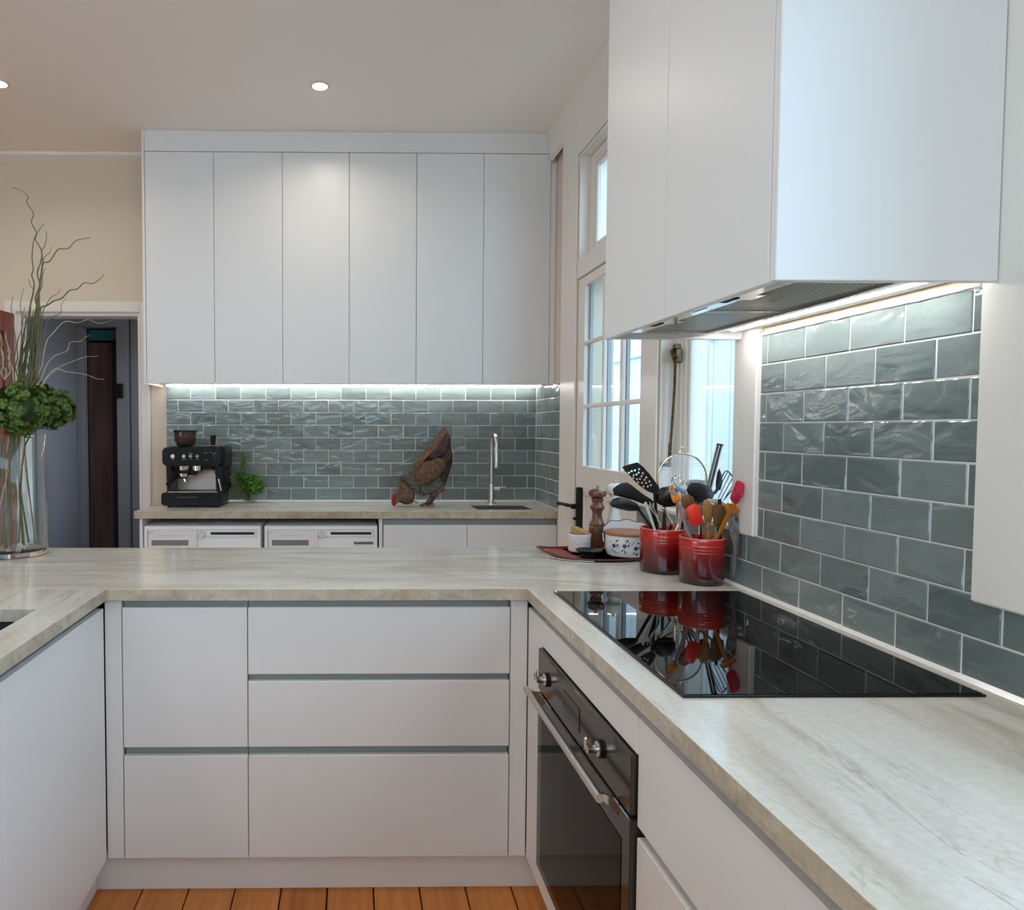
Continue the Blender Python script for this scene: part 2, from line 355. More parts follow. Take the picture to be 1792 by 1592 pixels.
def text(s, size, M, m, name, parent, ext=.0002, **kw):
    cu = bpy.data.curves.new('t', 'FONT'); cu.body = s; cu.size = size; cu.extrude = ext; cu.align_x = 'LEFT'
    return curve_mesh(cu, name, m, parent, M=M, **kw)
def plate(outline, holes, thick, M, m, name, parent, **kw):
    cu = bpy.data.curves.new('p', 'CURVE'); cu.dimensions = '2D'; cu.fill_mode = 'BOTH'; cu.extrude = thick/2
    for poly in [outline]+holes:
        sp = cu.splines.new('POLY'); sp.points.add(len(poly)-1); sp.use_cyclic_u = True
        for i, (x, y) in enumerate(poly): sp.points[i].co = (x, y, 0, 1)
    return curve_mesh(cu, name, m, parent, M=M, **kw)
def smooth_path(pts, n=4):
    pts = [Vector(p) for p in pts]; out = []
    for i in range(len(pts)-1):
        p0 = pts[max(i-1, 0)]; p1 = pts[i]; p2 = pts[i+1]; p3 = pts[min(i+2, len(pts)-1)]
        for k in range(n):
            t = k/n
            out.append(.5*((2*p1)+(p2-p0)*t+(2*p0-5*p1+4*p2-p3)*t*t+(3*p1-p0-3*p2+p3)*t**3))
    return out+[pts[-1]]
FACE = Matrix.Rotation(rad(90), 4, 'X')   # xy plane -> xz plane, facing -Y

# ---------------------------------------------------------------- setting: shell
YB, YN, XL, ZC = 4.313, -3.0, -4.0, 3.0    # back wall, near wall, left wall, ceiling
XR = 1.1185                                 # right wall surface
fl = MB().box(XL-.1, 3.0, YN-.1, 7.6, -.12, -.022).build('floor', dark_gap, kind='structure')
bw = .1352; x = -.745-bw*24
bme = {}
while x < 1.14:
    a, b2 = x+.0022, x+bw-.0022
    o = MB().box(a, b2, YN, YB-.002 if b2 < 1.11 else 1.9, -.022, 0, bev=.0012).build('floor_board', board_mat, fl); x += bw
c = MB(); c.box(XL-.1, 1.35, YN-.1, 4.45, ZC, ZC+.1); c.build('ceiling', paint_ceil, kind='structure')
wb = MB()
wb.box(XL, -2.04, YB, YB+.12, 0, ZC); wb.box(-2.04, -1.287, YB, YB+.12, 2.055, ZC); wb.box(-1.287, 1.35, YB, YB+.12, 0, ZC)
wall_back = wb.build('wall_back', paint_wall, kind='structure')
m_ = MB(); m_.box(XL-.1, XL, YN, -2.4, 0, ZC); m_.box(XL-.1, XL, .33, YB+.12, 0, ZC); m_.box(XL-.1, XL, -2.4, .33, 0, .15); m_.box(XL-.1, XL, -2.4, .33, 1.95, ZC); wall_left = m_.build('wall_left', paint_wall, kind='structure')
wn = MB()   # wall behind the camera, with an added high window for fill daylight
wn.box(XL, -3.5, YN-.1, YN, 0, ZC); wn.box(1.0, 1.35, YN-.1, YN, 0, ZC); wn.box(-3.5, 1.0, YN-.1, YN, 0, 2.05); wn.box(-3.5, 1.0, YN-.1, YN, 2.9, ZC)
wall_near = wn.build('wall_near', paint_wall, kind='structure')
wr = MB()
XO = 1.30
def rw(y0, y1, z0, z1, xs=XR): wr.box(xs, XO, y0, y1, z0, z1)
W2 = (-2.40, .72, 1.08, 2.55)   # y0,y1,z0,z1 kitchen window beside the hood
W1 = (1.998, 2.524, 1.062, 2.05)
D1 = (2.600, 3.455, 2.69)
rw(YN, W2[0], 0, ZC); rw(W2[0], W2[1], 0, W2[2]); rw(W2[0], W2[1], W2[3], ZC)
rw(W2[1], W1[0], 0, ZC); rw(W1[0], W1[1], 0, W1[2]); rw(W1[0], W1[1], W1[3], ZC)
rw(W1[1], D1[0], 0, ZC); rw(D1[0], D1[1], D1[2], ZC); rw(D1[1], 3.70, 0, ZC); rw(3.70, YB, 0, ZC, 1.152)
wall_right = wr.build('wall_right', paint_wall, kind='structure')

# cornices, skirting
def cornice(name, poly, axis, a, b): return MB().prism(poly, axis, a, b).build(name, paint_trim, kind='structure')
cornice('trim_1', [(YB, ZC), (YB-.05, ZC), (YB-.045, 2.985), (YB-.018, 2.965), (YB, 2.957)], 'X', XL, -1.17)
cornice('trim_2', [(1.1185, ZC), (1.093, ZC), (1.097, 2.93), (1.104, 2.85), (1.1185, 2.838)], 'Y', 1.99, 3.94)
B('baseboard_back', paint_trim, None, XL, -2.11, YB-.018, YB, 0, .14, bev=.003, kind='structure')
B('baseboard_left', paint_trim, None, XL, XL+.018, YN, YB-.02, 0, .14, bev=.003, kind='structure')

# ---------------------------------------------------------------- tiles
TH = .0778; TW = .154; Z0 = .902
TM = {}
def tile_mesh(wd, ht):
    k = (round(wd, 4), round(ht, 4))
    if k not in TM:
        t, e = .0065, .0022; bm = bmesh.new(); hw, hh = wd/2, ht/2
        R = []
        for y, i in ((0, 0), (-t+.0015, 0), (-t, e)):
            R.append([bm.verts.new(p) for p in ((-hw+i, y, -hh+i), (hw-i, y, -hh+i), (hw-i, y, hh-i), (-hw+i, y, hh-i))])
        for a, b_ in zip(R, R[1:]):
            for i in range(4): bm.faces.new((a[i], a[(i+1) % 4], b_[(i+1) % 4], b_[i]))
        bm.faces.new(R[-1]); bmesh.ops.recalc_face_normals(bm, faces=bm.faces[:])
        me = bpy.data.meshes.new('tile'); bm.to_mesh(me); bm.free(); me.materials.append(tile_mat); TM[k] = me
    return TM[k]
def lay(parent, wall, u0, u1, anchor, rows, plane, ztop=1.603, g=.003):
    for k in rows:
        z0 = Z0+k*TH; z1 = min(z0+TH, ztop)
        off = anchor + (0 if k % 2 == 1 else TW/2)
        i = math.floor((u0-off)/TW)
        while off+i*TW < u1:
            a = max(off+i*TW, u0)+g/2; b_ = min(off+(i+1)*TW, u1)-g/2; i += 1
            if b_-a < .012: continue
            me = tile_mesh(b_-a, z1-z0-g)
            o = bpy.data.objects.new('tile', me); COL.objects.link(o); o.parent = parent
            c_ = (a+b_)/2; j = random.uniform(-.0006, .0006)
            if wall == 'back': o.location = Vector((c_, plane+j, (z0+z1)/2))-WP[parent.name]
            else:
                o.location = Vector((plane+j, c_, (z0+z1)/2))-WP[parent.name]; o.rotation_euler = (0, 0, rad(-90))
            o.rotation_euler.x += random.uniform(-.004, .004)
B('grout', grout, wall_back, -1.14, 1.150, 4.3066, 4.3128, Z0-.002, 1.606)
lay(wall_back, 'back', -1.138, 1.1445, .1677, range(9), 4.3116)
gr = MB(); gr.box(1.1122, 1.1185, -1.0, 2.69, Z0-.002, Z0+2*TH); gr.box(1.1122, 1.1185, 1.213, 1.886, Z0+2*TH, 1.606); gr.box(1.1458, 1.1520, 3.70, 4.310, Z0-.002, 1.606)
gr.build('grout', grout, wall_right)
lay(wall_right, 'right', -.35, 2.69, 1.779, range(0, 2), 1.1172)
lay(wall_right, 'right', 1.216, 1.884, 1.779, range(2, 9), 1.1172)
lay(wall_right, 'right', 3.7015, 4.3045, 4.3045-TW/2, range(9), 1.1508)
# silicone beads where stone meets tile
MB().prism([(1.1115, .9005), (1.1010, .9005), (1.1115, .908)], 'Y', -.9, 2.61).build('silicone_bead', porcelain, wall_right)
MB().prism([(4.305, .9005), (4.298, .9005), (4.305, .906)], 'X', -1.138, 1.143).build('silicone_bead', porcelain, wall_back)

# ---------------------------------------------------------------- door_2: open doorway in back wall, hall behind
d2 = thing('door_2', kind='structure', loc=(-1.66, YB, 0))
B('architrave', paint_trim, d2, -1.289, -1.235, YB-.022, YB, 0, 2.118, bev=.004)
B('architrave', paint_trim, d2, -2.11, -2.04, YB-.022, YB, 0, 2.118, bev=.004)
B('head_architrave', paint_trim, d2, -2.04, -1.289, YB-.022, YB, 2.052, 2.118, bev=.004)
m_ = MB(); m_.box(-2.04, -2.02, YB-.004, YB+.12, 0, 2.052); m_.box(-1.307, -1.287, YB-.004, YB+.12, 0, 2.052); m_.box(-2.02, -1.307, YB-.004, YB+.12, 2.032, 2.052); m_.build('jamb', paint_trim, d2)
# open brown door leaf, hinged on the left jamb
Dl = MB(); hx, hy, ang = -2.045, YB-.03, rad(97)
def leafbox(mb, u0, u1, z0, z1, t0, t1, bev=0):
    n0 = len(mb.bm.verts); mb.box(u0, u1, t0, t1, z0, z1, bev)
    M = Matrix.Translation((hx, hy, 0)) @ Matrix.Rotation(-ang, 4, 'Z')
    mb.bm.verts.ensure_lookup_table(); bmesh.ops.transform(mb.bm, matrix=M, verts=mb.bm.verts[n0:])
leafbox(Dl, 0, .1, .01, 2.04, -.038, 0, .002); leafbox(Dl, .66, .76, .01, 2.04, -.038, 0, .002)
for a, b_ in ((.01, .22), (.95, 1.1), (1.92, 2.04)): leafbox(Dl, .1, .66, a, b_, -.038, 0, .002)
dl = Dl.build('open_door_leaf', door_wood, d2, label='dark red brown timber door leaf standing open')
Dp = MB(); leafbox(Dp, .1, .66, .22, .95, -.028, -.010); leafbox(Dp, .1, .66, 1.1, 1.92, -.028, -.010); Dp.build('door_panel', door_wood, dl)
# hall; unseen opening in its right wall added to let daylight in
hl = MB(); hl.box(-3.2, -2.35, 5.1, 5.2, 0, 2.9); hl.box(-3.3, -3.2, YB+.12, 7.5, 0, 2.9); hl.box(-1.18, -1.08, YB+.12, 4.7, 0, 2.9); hl.box(-1.18, -1.08, 5.7, 7.5, 0, 2.9); hl.box(-1.18, -1.08, 4.7, 5.7, 0, 1.2); hl.box(-1.18, -1.08, 4.7, 5.7, 2.2, 2.9); hl.box(-3.3, -1.08, 7.4, 7.5, 0, 2.9); hl.box(-3.3, -1.08, YB+.12, 7.5, 2.9, 3.0)
hl.box(-2.43, -2.33, 5.2, 7.5, 0, 2.9)
hl.build('wall_hall', paint_hall, kind='structure')
# brown door at the end of the hall and its frame
d3 = thing('door_3', kind='structure', loc=(-2.1, 6.2, 0))
m_ = MB(); m_.box(-2.33, -2.27, 5.95, 6.05, 0, 2.2, .004); m_.box(-1.99, -1.90, 5.95, 6.05, 0, 2.2, .004); m_.box(-2.33, -1.90, 5.95, 6.05, 2.2, 2.27, .004); m_.build('door_frame', paint_hall, d3)
m_ = MB(); m_.box(-2.27, -2.05, 6.06, 6.10, .01, 2.08, .003); dp_ = m_.build('door_leaf', hall_wood, d3)
B('dark_door_gap', dark_gap, d3, -2.05, -1.99, 6.02, 6.08, .01, 2.10)  # solid dark strip in place of the unlit gap beside the leaf
B('fanlight', mat('teal_fanlight', (.05, .16, .18), .3), d3, -2.27, -1.99, 6.07, 6.08, 2.10, 2.19)
B('door_closer', black_iron, d3, -1.985, -1.93, 5.90, 5.945, 1.60, 1.72, bev=.003)
B('wall_hall_end', paint_hall, None, -1.89, -1.19, 6.02, 6.12, 0, 2.9, kind='structure')
sw = thing('light_switch', 'slim dark switch plate on the grey hall wall through the doorway', 'switch', (-1.74, 6.02, 1.40))
B('plate', print_grey, sw, -1.775, -1.74, 6.010, 6.018, 1.38, 1.50, bev=.002); B('rocker', machine_grey, sw, -1.765, -1.75, 6.006, 6.011, 1.42, 1.46, bev=.001)

# ---------------------------------------------------------------- door_1: glazed cream door in the right wall with fanlight window above
d1 = thing('door_1', kind='structure', loc=(1.1155, 3.03, 0))
m_ = MB(); m_.box(1.1075, 1.118, 3.458, 3.699, 0, 2.86, .003); m_.build('casing', paint_trim, d1)
m_ = MB(); m_.box(1.1085, 1.118, 2.526, 2.602, 1.062, 2.86, .003); m_.build('casing', paint_trim, d1)
m_ = MB(); m_.box(1.1085, 1.118, 2.602, 3.458, 2.69, 2.86, .003); m_.build('head_casing', paint_trim, d1)
m_ = MB(); m_.box(1.1165, 1.29, 3.438, 3.454, 2.175, 2.688); m_.box(1.1165, 1.29, 2.602, 2.618, 2.175, 2.688); m_.box(1.1165, 1.29, 2.618, 3.438, 2.675, 2.688); m_.build('fanlight_reveal', paint_trim, d1)
B('transom_rail', paint_trim, d1, 1.112, 1.29, 2.602, 3.453, 2.085, 2.175, bev=.004)
XD0, XD1 = 1.120, 1.162
dm = MB()
ys = (2.618, 2.697, 3.357, 3.437)
dm.box(XD0, XD1, ys[0]-.014, ys[1], .01, 2.08, .002); dm.box(XD0, XD1, ys[2], ys[3]+.014, .01, 2.08, .002)
dm.box(XD0, XD1, ys[1], ys[2], 2.035, 2.08, .002); dm.box(XD0, XD1, ys[1], ys[2], 1.045, 1.171, .002); dm.box(XD0, XD1, ys[1], ys[2], .01, .25, .002)
leaf = dm.build('door_leaf', paint_trim, d1)
B('lower_panel', paint_trim, leaf, XD0+.012, XD1-.01, ys[1], ys[2], .25, 1.045)
mo = MB()
for a, b_, c_, d_ in ((ys[1], ys[2], 1.03, 1.045), (ys[1], ys[1]+.015, .25, 1.03), (ys[2]-.015, ys[2], .25, 1.03)): mo.box(XD0+.002, XD0+.012, a, b_, c_, d_, .002)
mo.build('panel_moulding', paint_trim, leaf)
ycs = [(2.697, 2.886), (2.917, 3.098), (3.130, 3.357)]; zcs = [(1.171, 1.449), (1.468, 1.752), (1.770, 2.035)]
for y_ in (2.9015, 3.114):
    B('glazing_bar', paint_trim, leaf, XD0+.003, XD0+.020, y_-.0125, y_+.0125, 1.171, 2.035, bev=.003)
    B('outer_glazing_bar', ext_grey, leaf, XD0+.024, XD1-.004, y_-.0115, y_+.0115, 1.171, 2.035)
B('outer_glazing_bead', ext_grey, leaf, XD0+.024, XD1-.004, 3.342, 3.357, 1.171, 2.035)
for z_ in (1.4585, 1.761):
    for y0_, y1_ in ycs: B('glazing_bar', paint_trim, leaf, XD0+.003, XD0+.020, y0_-.0, y1_, z_-.0095, z_+.0095, bev=.003)
for y0_, y1_ in ycs:
    for z0_, z1_ in zcs: B('pane', glass_pane, leaf, XD0+.0205, XD0+.0235, y0_, y1_, z0_, z1_)
# rim lock and lever
rl = MB(); rl.box(1.098, 1.1195, 3.345, 3.385, .80, 1.065, .003); lk = rl.build('rim_lock', black_iron, d1, label='black iron rim lock with lever')
rl = MB(); rl.box(1.075, 1.1, 3.372, 3.392, .958, .982, .003); rl.tube([(1.08, 3.38, .972), (1.06, 3.40, .975), (1.055, 3.50, .972), (1.058, 3.535, .967)], [.008, .009, .008, .012], 8); rl.box(1.085, 1.1, 3.36, 3.39, .905, .917, .002); rl.build('door_lever', black_iron, lk)
# fanlight sash
tr = thing('window_3', kind='structure', loc=(1.18, 3.03, 2.18))
XS = 1.165
m_ = MB(); m_.box(XS, XS+.035, 3.385, 3.436, 2.177, 2.673, .003); m_.box(XS, XS+.035, 2.62, 2.67, 2.177, 2.673, .003); m_.box(XS, XS+.035, 2.67, 3.385, 2.177, 2.225, .003); m_.box(XS, XS+.035, 2.67, 3.385, 2.625, 2.673, .003); m_.build('sash', paint_trim, tr)
m_ = MB(); m_.box(XS+.006, XS+.03, 3.355, 3.385, 2.225, 2.625, .004); m_.box(XS+.006, XS+.03, 2.67, 3.355, 2.225, 2.245, .004); m_.box(XS+.006, XS+.03, 2.67, 3.355, 2.605, 2.625, .004); m_.build('inner_moulding', paint_trim, tr)
B('pane', glass_pane, tr, XS+.014, XS+.018, 2.67, 3.355, 2.245, 2.605)

# ---------------------------------------------------------------- window_1: casement beside the hood
w1 = thing('window_1', kind='structure', loc=(1.118, 2.26, 1.06))
B('casing', paint_trim, w1, 1.100, 1.118, 1.886, 1.998, 1.055, 1.9, bev=.003)
B('sill', paint_trim, w1, 1.112, 1.29, 1.999, 2.523, 1.050, 1.068, bev=.002)
m_ = MB(); m_.box(1.119, 1.285, 2.514, 2.523, 1.07, 2.045); m_.box(1.119, 1.285, 1.999, 2.008, 1.07, 2.045); m_.box(1.119, 1.285, 2.008, 2.514, 2.035, 2.045); m_.build('reveal', paint_trim, w1)
XW = 1.172
m_ = MB(); m_.box(XW, XW+.04, 2.468, 2.513, 1.07, 2.034, .003); m_.box(XW, XW+.04, 2.009, 2.045, 1.07, 2.034, .003); m_.box(XW, XW+.04, 2.045, 2.468, 1.07, 1.11, .003); m_.box(XW, XW+.04, 2.045, 2.468, 1.99, 2.034, .003); m_.build('sash', paint_trim, w1)
m_ = MB(); m_.box(XW+.006, XW+.034, 2.446, 2.468, 1.11, 1.99, .004); m_.box(XW+.012, XW+.030, 2.428, 2.446, 1.11, 1.99, .003); m_.build('inner_moulding', paint_trim, w1)
B('pane', glass_pane, w1, XW+.018, XW+.021, 2.045, 2.428, 1.11, 1.99)
fs = MB(); fs.tube([(1.150, 2.470, 1.60), (1.150, 2.472, 1.5), (1.147, 2.478, 1.38), (1.143, 2.482, 1.275)], .0045, 8); fst = fs.build('stay_rod', aged_brass, w1, label='aged brass window stay hanging down')
fs = MB(); fs.box(1.150, 1.171, 2.462, 2.492, 1.585, 1.635, .003); fs.tube([(1.146, 2.465, 1.60), (1.146, 2.485, 1.63)], .010, 8); fs.box(1.146, 1.166, 2.468, 2.485, 1.635, 1.652, .002); fs.build('catch', aged_brass, fst)
fs = MB(); fs.tube([(1.143, 2.482, 1.30), (1.141, 2.483, 1.215)], .006, 8); fs.tube([(1.141, 2.483, 1.219), (1.128, 2.50, 1.222)], .006, 8); fs.ball((1.126, 2.503, 1.222), .008, 8); fs.build('hook', aged_brass, fst)

# window_2 (right wall beside the hood) and added_fill_window (unseen, added behind the camera for fill daylight)
w2 = thing('window_2', kind='structure', loc=(1.118, -.2, 1.06))
B('casing', paint_trim, w2, 1.098, 1.118, .723, 1.213, 1.047, 2.62, bev=.004)
B('casing', paint_trim, w2, 1.098, 1.118, -2.51, -2.402, 1.047, 2.62, bev=.004)
B('sill', paint_trim, w2, 1.098, 1.29, -2.40, .722, 1.047, 1.078, bev=.004)
B('head_casing', paint_trim, w2, 1.098, 1.118, -2.40, .722, 2.552, 2.62, bev=.004)
m_ = MB(); m_.box(1.20, 1.24, -2.4, .72, 1.08, 1.12); m_.box(1.20, 1.24, -2.4, .72, 2.51, 2.55)
for k in range(5): m_.box(1.20, 1.24, -2.4+k*.7675, -2.35+k*.7675, 1.12, 2.51)
m_.build('sash', paint_trim, w2)
for k in range(4): B('pane', glass_pane, w2, 1.218, 1.222, -2.35+k*.7675, -2.4+(k+1)*.7675, 1.12, 2.51)
w4 = thing('added_fill_window', kind='structure', loc=(-1.4, YN, .9))  # unseen high window, added to bring daylight onto fronts and ceiling
m_ = MB(); m_.box(-3.5, 1.0, YN-.09, YN-.03, 2.05, 2.09); m_.box(-3.5, 1.0, YN-.09, YN-.03, 2.86, 2.9)
for k in range(6): m_.box(-3.5+k*.892, -3.46+k*.892, YN-.09, YN-.03, 2.09, 2.86)
m_.build('sash', paint_trim, w4)  # sash of the added unseen window
for k in range(5): B('pane', glass_pane, w4, -3.46+k*.892, -3.5+(k+1)*.892, YN-.062, YN-.058, 2.09, 2.86)  # panes of the added unseen window
w5 = thing('window_5', kind='structure', loc=(XL, -.5, .3))
m_ = MB(); m_.box(XL-.07, XL-.03, -2.4, .33, .15, .21); m_.box(XL-.07, XL-.03, -2.4, .33, 1.89, 1.95)
for k in range(4): m_.box(XL-.07, XL-.03, -2.4+k*.89, -2.34+k*.89, .21, 1.89)
m_.build('sash', paint_trim, w5)
for k in range(3): B('pane', glass_pane, w5, XL-.052, XL-.048, -2.34+k*.89, -2.4+(k+1)*.89, .21, 1.89)

# outside: lined verandah wall, post and roof edge seen through the glass
ew = thing('verandah_wall', 'white vertical boarded wall outside the window and glazed door', 'wall', (2.35, 4, -.2))
y = 1.6
while y < 7.0:
    B('board', ext_white, ew, 2.35, 2.37, y+.002, y+.206, -.2, 2.75, bev=.003); y += .208
B('backing', ext_grey, ew, 2.372, 2.40, 1.6, 7.0, -.2, 2.8)
B('top_rail', ext_white, ew, 2.325, 2.348, 1.6, 7.0, 1.93, 1.985, bev=.004)
B('ground', mat('pale_paving', (.72, .71, .68), .8), None, 1.31, 8, -6, 9, -.35, -.22, kind='structure')

# ---------------------------------------------------------------- stone worktops
ct = bmesh.new()
def slab_poly(bm, outer, holes, z0, z1):
    pass
m_ = MB()
TZ0, TZ1 = .867, .900
# U-shaped top with a real cut-out for the left sink
cu = bpy.data.curves.new('top', 'CURVE'); cu.dimensions = '2D'; cu.fill_mode = 'BOTH'; cu.extrude = (TZ1-TZ0)/2-.001; cu.bevel_depth = .001; cu.bevel_resolution = 1
for poly in ([(-1.36, -.9), (-.688, -.9), (-.688, 1.944), (.497, 1.944), (.497, -.9), (1.1105, -.9), (1.1105, 2.62), (-1.36, 2.62)],
             [(-1.20, 1.20), (-.782, 1.20), (-.782, 1.735), (-1.20, 1.735)]):
    sp = cu.splines.new('POLY'); sp.points.add(len(poly)-1); sp.use_cyclic_u = True
    for i, (x_, y_) in enumerate(poly): sp.points[i].co = (x_, y_, 0, 1)
curve_mesh(cu, 'worktop', stone, None, origin=(0, 1.9, TZ0), M=Matrix.Translation((0, 0, (TZ0+TZ1)/2)), smooth=12, label='cream veined stone worktop running round three sides of the kitchen', cat='worktop')
cu = bpy.data.curves.new('top2', 'CURVE'); cu.dimensions = '2D'; cu.fill_mode = 'BOTH'; cu.extrude = .019; cu.bevel_depth = .001; cu.bevel_resolution = 1
for poly in ([(-1.171, 3.765), (1.176, 3.765), (1.176, 3.694), (1.176, 3.765)][:0] or [(-1.171, 3.765), (1.1040, 3.765), (1.1440, 3.765), (1.1440, 4.304), (-1.171, 4.304)],
             [(.695, 3.845), (1.010, 3.845), (1.010, 4.062), (.695, 4.062)]):
    sp = cu.splines.new('POLY'); sp.points.add(len(poly)-1); sp.use_cyclic_u = True
    for i, (x_, y_) in enumerate(poly): sp.points[i].co = (x_, y_, 0, 1)
curve_mesh(cu, 'worktop', stone, None, origin=(0, 4.0, .86), M=Matrix.Translation((0, 0, .880)), smooth=12, label='cream veined stone worktop of the far laundry counter under wall cabinets', cat='worktop')

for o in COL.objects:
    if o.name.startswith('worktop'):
        o.data.materials.append(stone_shaded_edge)
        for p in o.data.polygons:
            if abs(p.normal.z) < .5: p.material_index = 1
# sinks
def sink(x0, x1, y0, y1, ztop, depth, m, label, drain=True):
    s = thing('sink', label, 'sink', ((x0+x1)/2, (y0+y1)/2, ztop-depth))
    g = MB(); t = .004; zb = ztop-depth
    g.box(x0-t, x0, y0-t, y1+t, zb, ztop); g.box(x1, x1+t, y0-t, y1+t, zb, ztop); g.box(x0, x1, y0-t, y0, zb, ztop); g.box(x0, x1, y1, y1+t, zb, ztop); g.box(x0-t, x1+t, y0-t, y1+t, zb-t, zb)
    g.build('bowl', m, s)
    if drain:
        cx_, cy_ = (x0+x1)/2, (y0+y1)/2
        MB().lathe([(.038, zb+.0005), (.038, zb+.004), (.03, zb+.004), (.028, zb+.001), (0, zb+.001)], (cx_, cy_, 0), 20).build('drain', chrome, s)
    return s
sink_steel = mat('dark_sink_steel', (.34, .32, .29), .3, metal=1)  # plain steel, toned darker than the other fittings
dark_sink = mat('dark_granite_sink', (.010, .010, .010), .5)
sink(-1.198, -.784, 1.202, 1.733, .866, .19, dark_sink, 'black undermount sink cut into the left worktop')
s2 = sink(.7005, 1.0045, 3.8505, 4.0565, .8985, .20, sink_steel, 'small steel undermount sink in the far laundry counter')
ov = MB()
for k in range(5): ov.box(.86+k*.012, .866+k*.012, 4.0548, 4.0560, .845, .868)
ov.build('overflow_slots', dark_gap, s2)

# ---------------------------------------------------------------- peninsula cabinets
FY = 1.967   # front plane
TH_F = .018
def front_y(parent, name, x0, x1, z0, z1, m=lacquer_warm, y=FY):
    return B(name, m, parent, x0+.0012, x1-.0012, y, y+TH_F, z0, z1, bev=.0014)
def carcass_y(parent, x0, x1, chans, y=FY, yb=2.58, z0=.113, z1=.866):
    g = MB(); g.box(x0+.001, x1-.001, y+.045, yb, z0, z1); g.build('carcass', lacquer_warm, parent)
    for a, b_ in chans: B('finger_channel', channel, parent, x0+.001, x1-.001, y+.020, y+.044, a-.02, b_+.003)
ca = thing('base_cabinet', 'white handleless cabinet with tall front over shorter one, left of the wide drawers', 'cabinet', (-.47, 2.2, .113), group='peninsula base cabinets')
carcass_y(ca, -.651, -.295, ((.842, .862), (.413, .438)))
front_y(ca, 'door', -.651, -.295, .438, .842); front_y(ca, 'drawer', -.651, -.295, .113, .413)
cb = thing('base_cabinet', 'wide white handleless cabinet with three stacked drawers, centre of peninsula', 'cabinet', (.08, 2.2, .113), group='peninsula base cabinets')
carcass_y(cb, -.295, .456, ((.842, .862), (.629, .649), (.413, .438)))
for a, b_ in ((.649, .842), (.438, .629), (.113, .413)): front_y(cb, 'drawer', -.295, .456, a, b_)
B('filler_panel', lacquer_warm, None, -.6995, -.6525, 1.967, 1.985, .113, .866, bev=.0014, label='narrow white upright filler at the left inner corner', cat='panel')
B('filler_panel', lacquer_warm, None, .4575, .5055, 1.967, 1.985, .113, .866, bev=.0014, label='narrow white upright filler at the right inner corner beside the oven run', cat='panel')
B('kickboard', lacquer_warm, None, -.742, .56, 2.0, 2.016, .001, .112, label='recessed white kickboard under the peninsula drawers', cat='kickboard')
B('back_panel', lacquer, None, -1.34, 1.10, 2.585, 2.60, .001, .866, label='white panel closing the laundry side of the peninsula', cat='panel')

# left run (doors face +X)
LX = -.70
def front_xl(parent, name, y0, y1, z0, z1): return B(name, lacquer, parent, LX-TH_F, LX, y0+.0012, y1-.0012, z0, z1, bev=.0014)
for y0, y1, lab in ((1.385, 1.962, 'white handleless cabinet on the left run, nearest the corner'), (.80, 1.385, 'white handleless cabinet on the left run, at the photo left edge'), (.20, .80, 'white handleless cabinet on the left run, below the sink front'), (-.40, .20, 'white handleless cabinet at the near end of the left run')):
    if y1 < 1.0 and y1 < .81: continue
    c_ = thing('base_cabinet', lab, 'cabinet', (-1.0, (y0+y1)/2, .113), group='left run base cabinets')
    g = MB(); g.box(-1.30, -.745, y0+.001, y1-.001, .113, .132); g.box(-1.30, -.745, y0+.001, y0+.018, .132, .66); g.box(-1.30, -.745, y1-.018, y1-.001, .132, .66); g.box(-1.32, -1.30, y0+.001, y1-.001, .113, .66); g.build('carcass', lacquer, c_)
    B('finger_channel', channel, c_, LX-.044, LX-.020, y0+.001, y1-.001, .82, .866)
    front_xl(c_, 'door', y0, y1, .113, .842)
B('kickboard', lacquer_warm, None, -.758, -.742, -.4, 1.998, .001, .112, label='recessed white kickboard under the left run', cat='kickboard')
B('panel_left_outer', lacquer, None, -1.35, -1.33, -.9, 2.58, .001, .866, label='white panel closing the back of the left run', cat='panel').name = 'end_panel'

# right run (doors face -X)
RX = .507
def front_xr(parent, name, y0, y1, z0, z1): return B(name, lacquer_warm, parent, RX, RX+TH_F, y0+.0012, y1-.0012, z0, z1, bev=.0014)
hc = thing('oven_housing', 'white tall-sided housing around the built-in oven', 'cabinet', (.8, 1.51, .113))
front_xr(hc, 'top_panel', 1.203, 1.823, .775, .842); front_xr(hc, 'side_panel', 1.8235, 1.966, .113, .842)
front_xr(hc, 'bottom_panel', 1.203, 1.823, .113, .180)
B('finger_channel', channel, hc, RX+.020, RX+.044, 1.203, 1.965, .82, .866)
g = MB(); g.box(.56, 1.09, 1.184, 1.2005, .113, .862); g.box(.56, 1.09, 1.826, 1.842, .113, .862); g.box(.53, 1.09, 1.2005, 1.826, .113, .175); g.build('carcass', lacquer_warm, hc)
cc = thing('base_cabinet', 'white handleless drawer unit on the right run, nearer than the oven', 'cabinet', (.8, .72, .113))
g = MB(); g.box(.552, 1.09, .25, 1.182, .113, .866); g.build('carcass', lacquer_warm, cc)
for a, b_ in ((.842, .862), (.629, .649), (.413, .438)): B('finger_channel', channel, cc, RX+.020, RX+.044, .25, 1.2, a-.02, b_+.003)
for a, b_ in ((.649, .842), (.438, .629), (.113, .413)): front_xr(cc, 'drawer', .25, 1.202, a, b_)
B('kickboard', lacquer_warm, None, .560, .576, .25, 1.998, .001, .112, label='recessed white kickboard under the oven run', cat='kickboard')

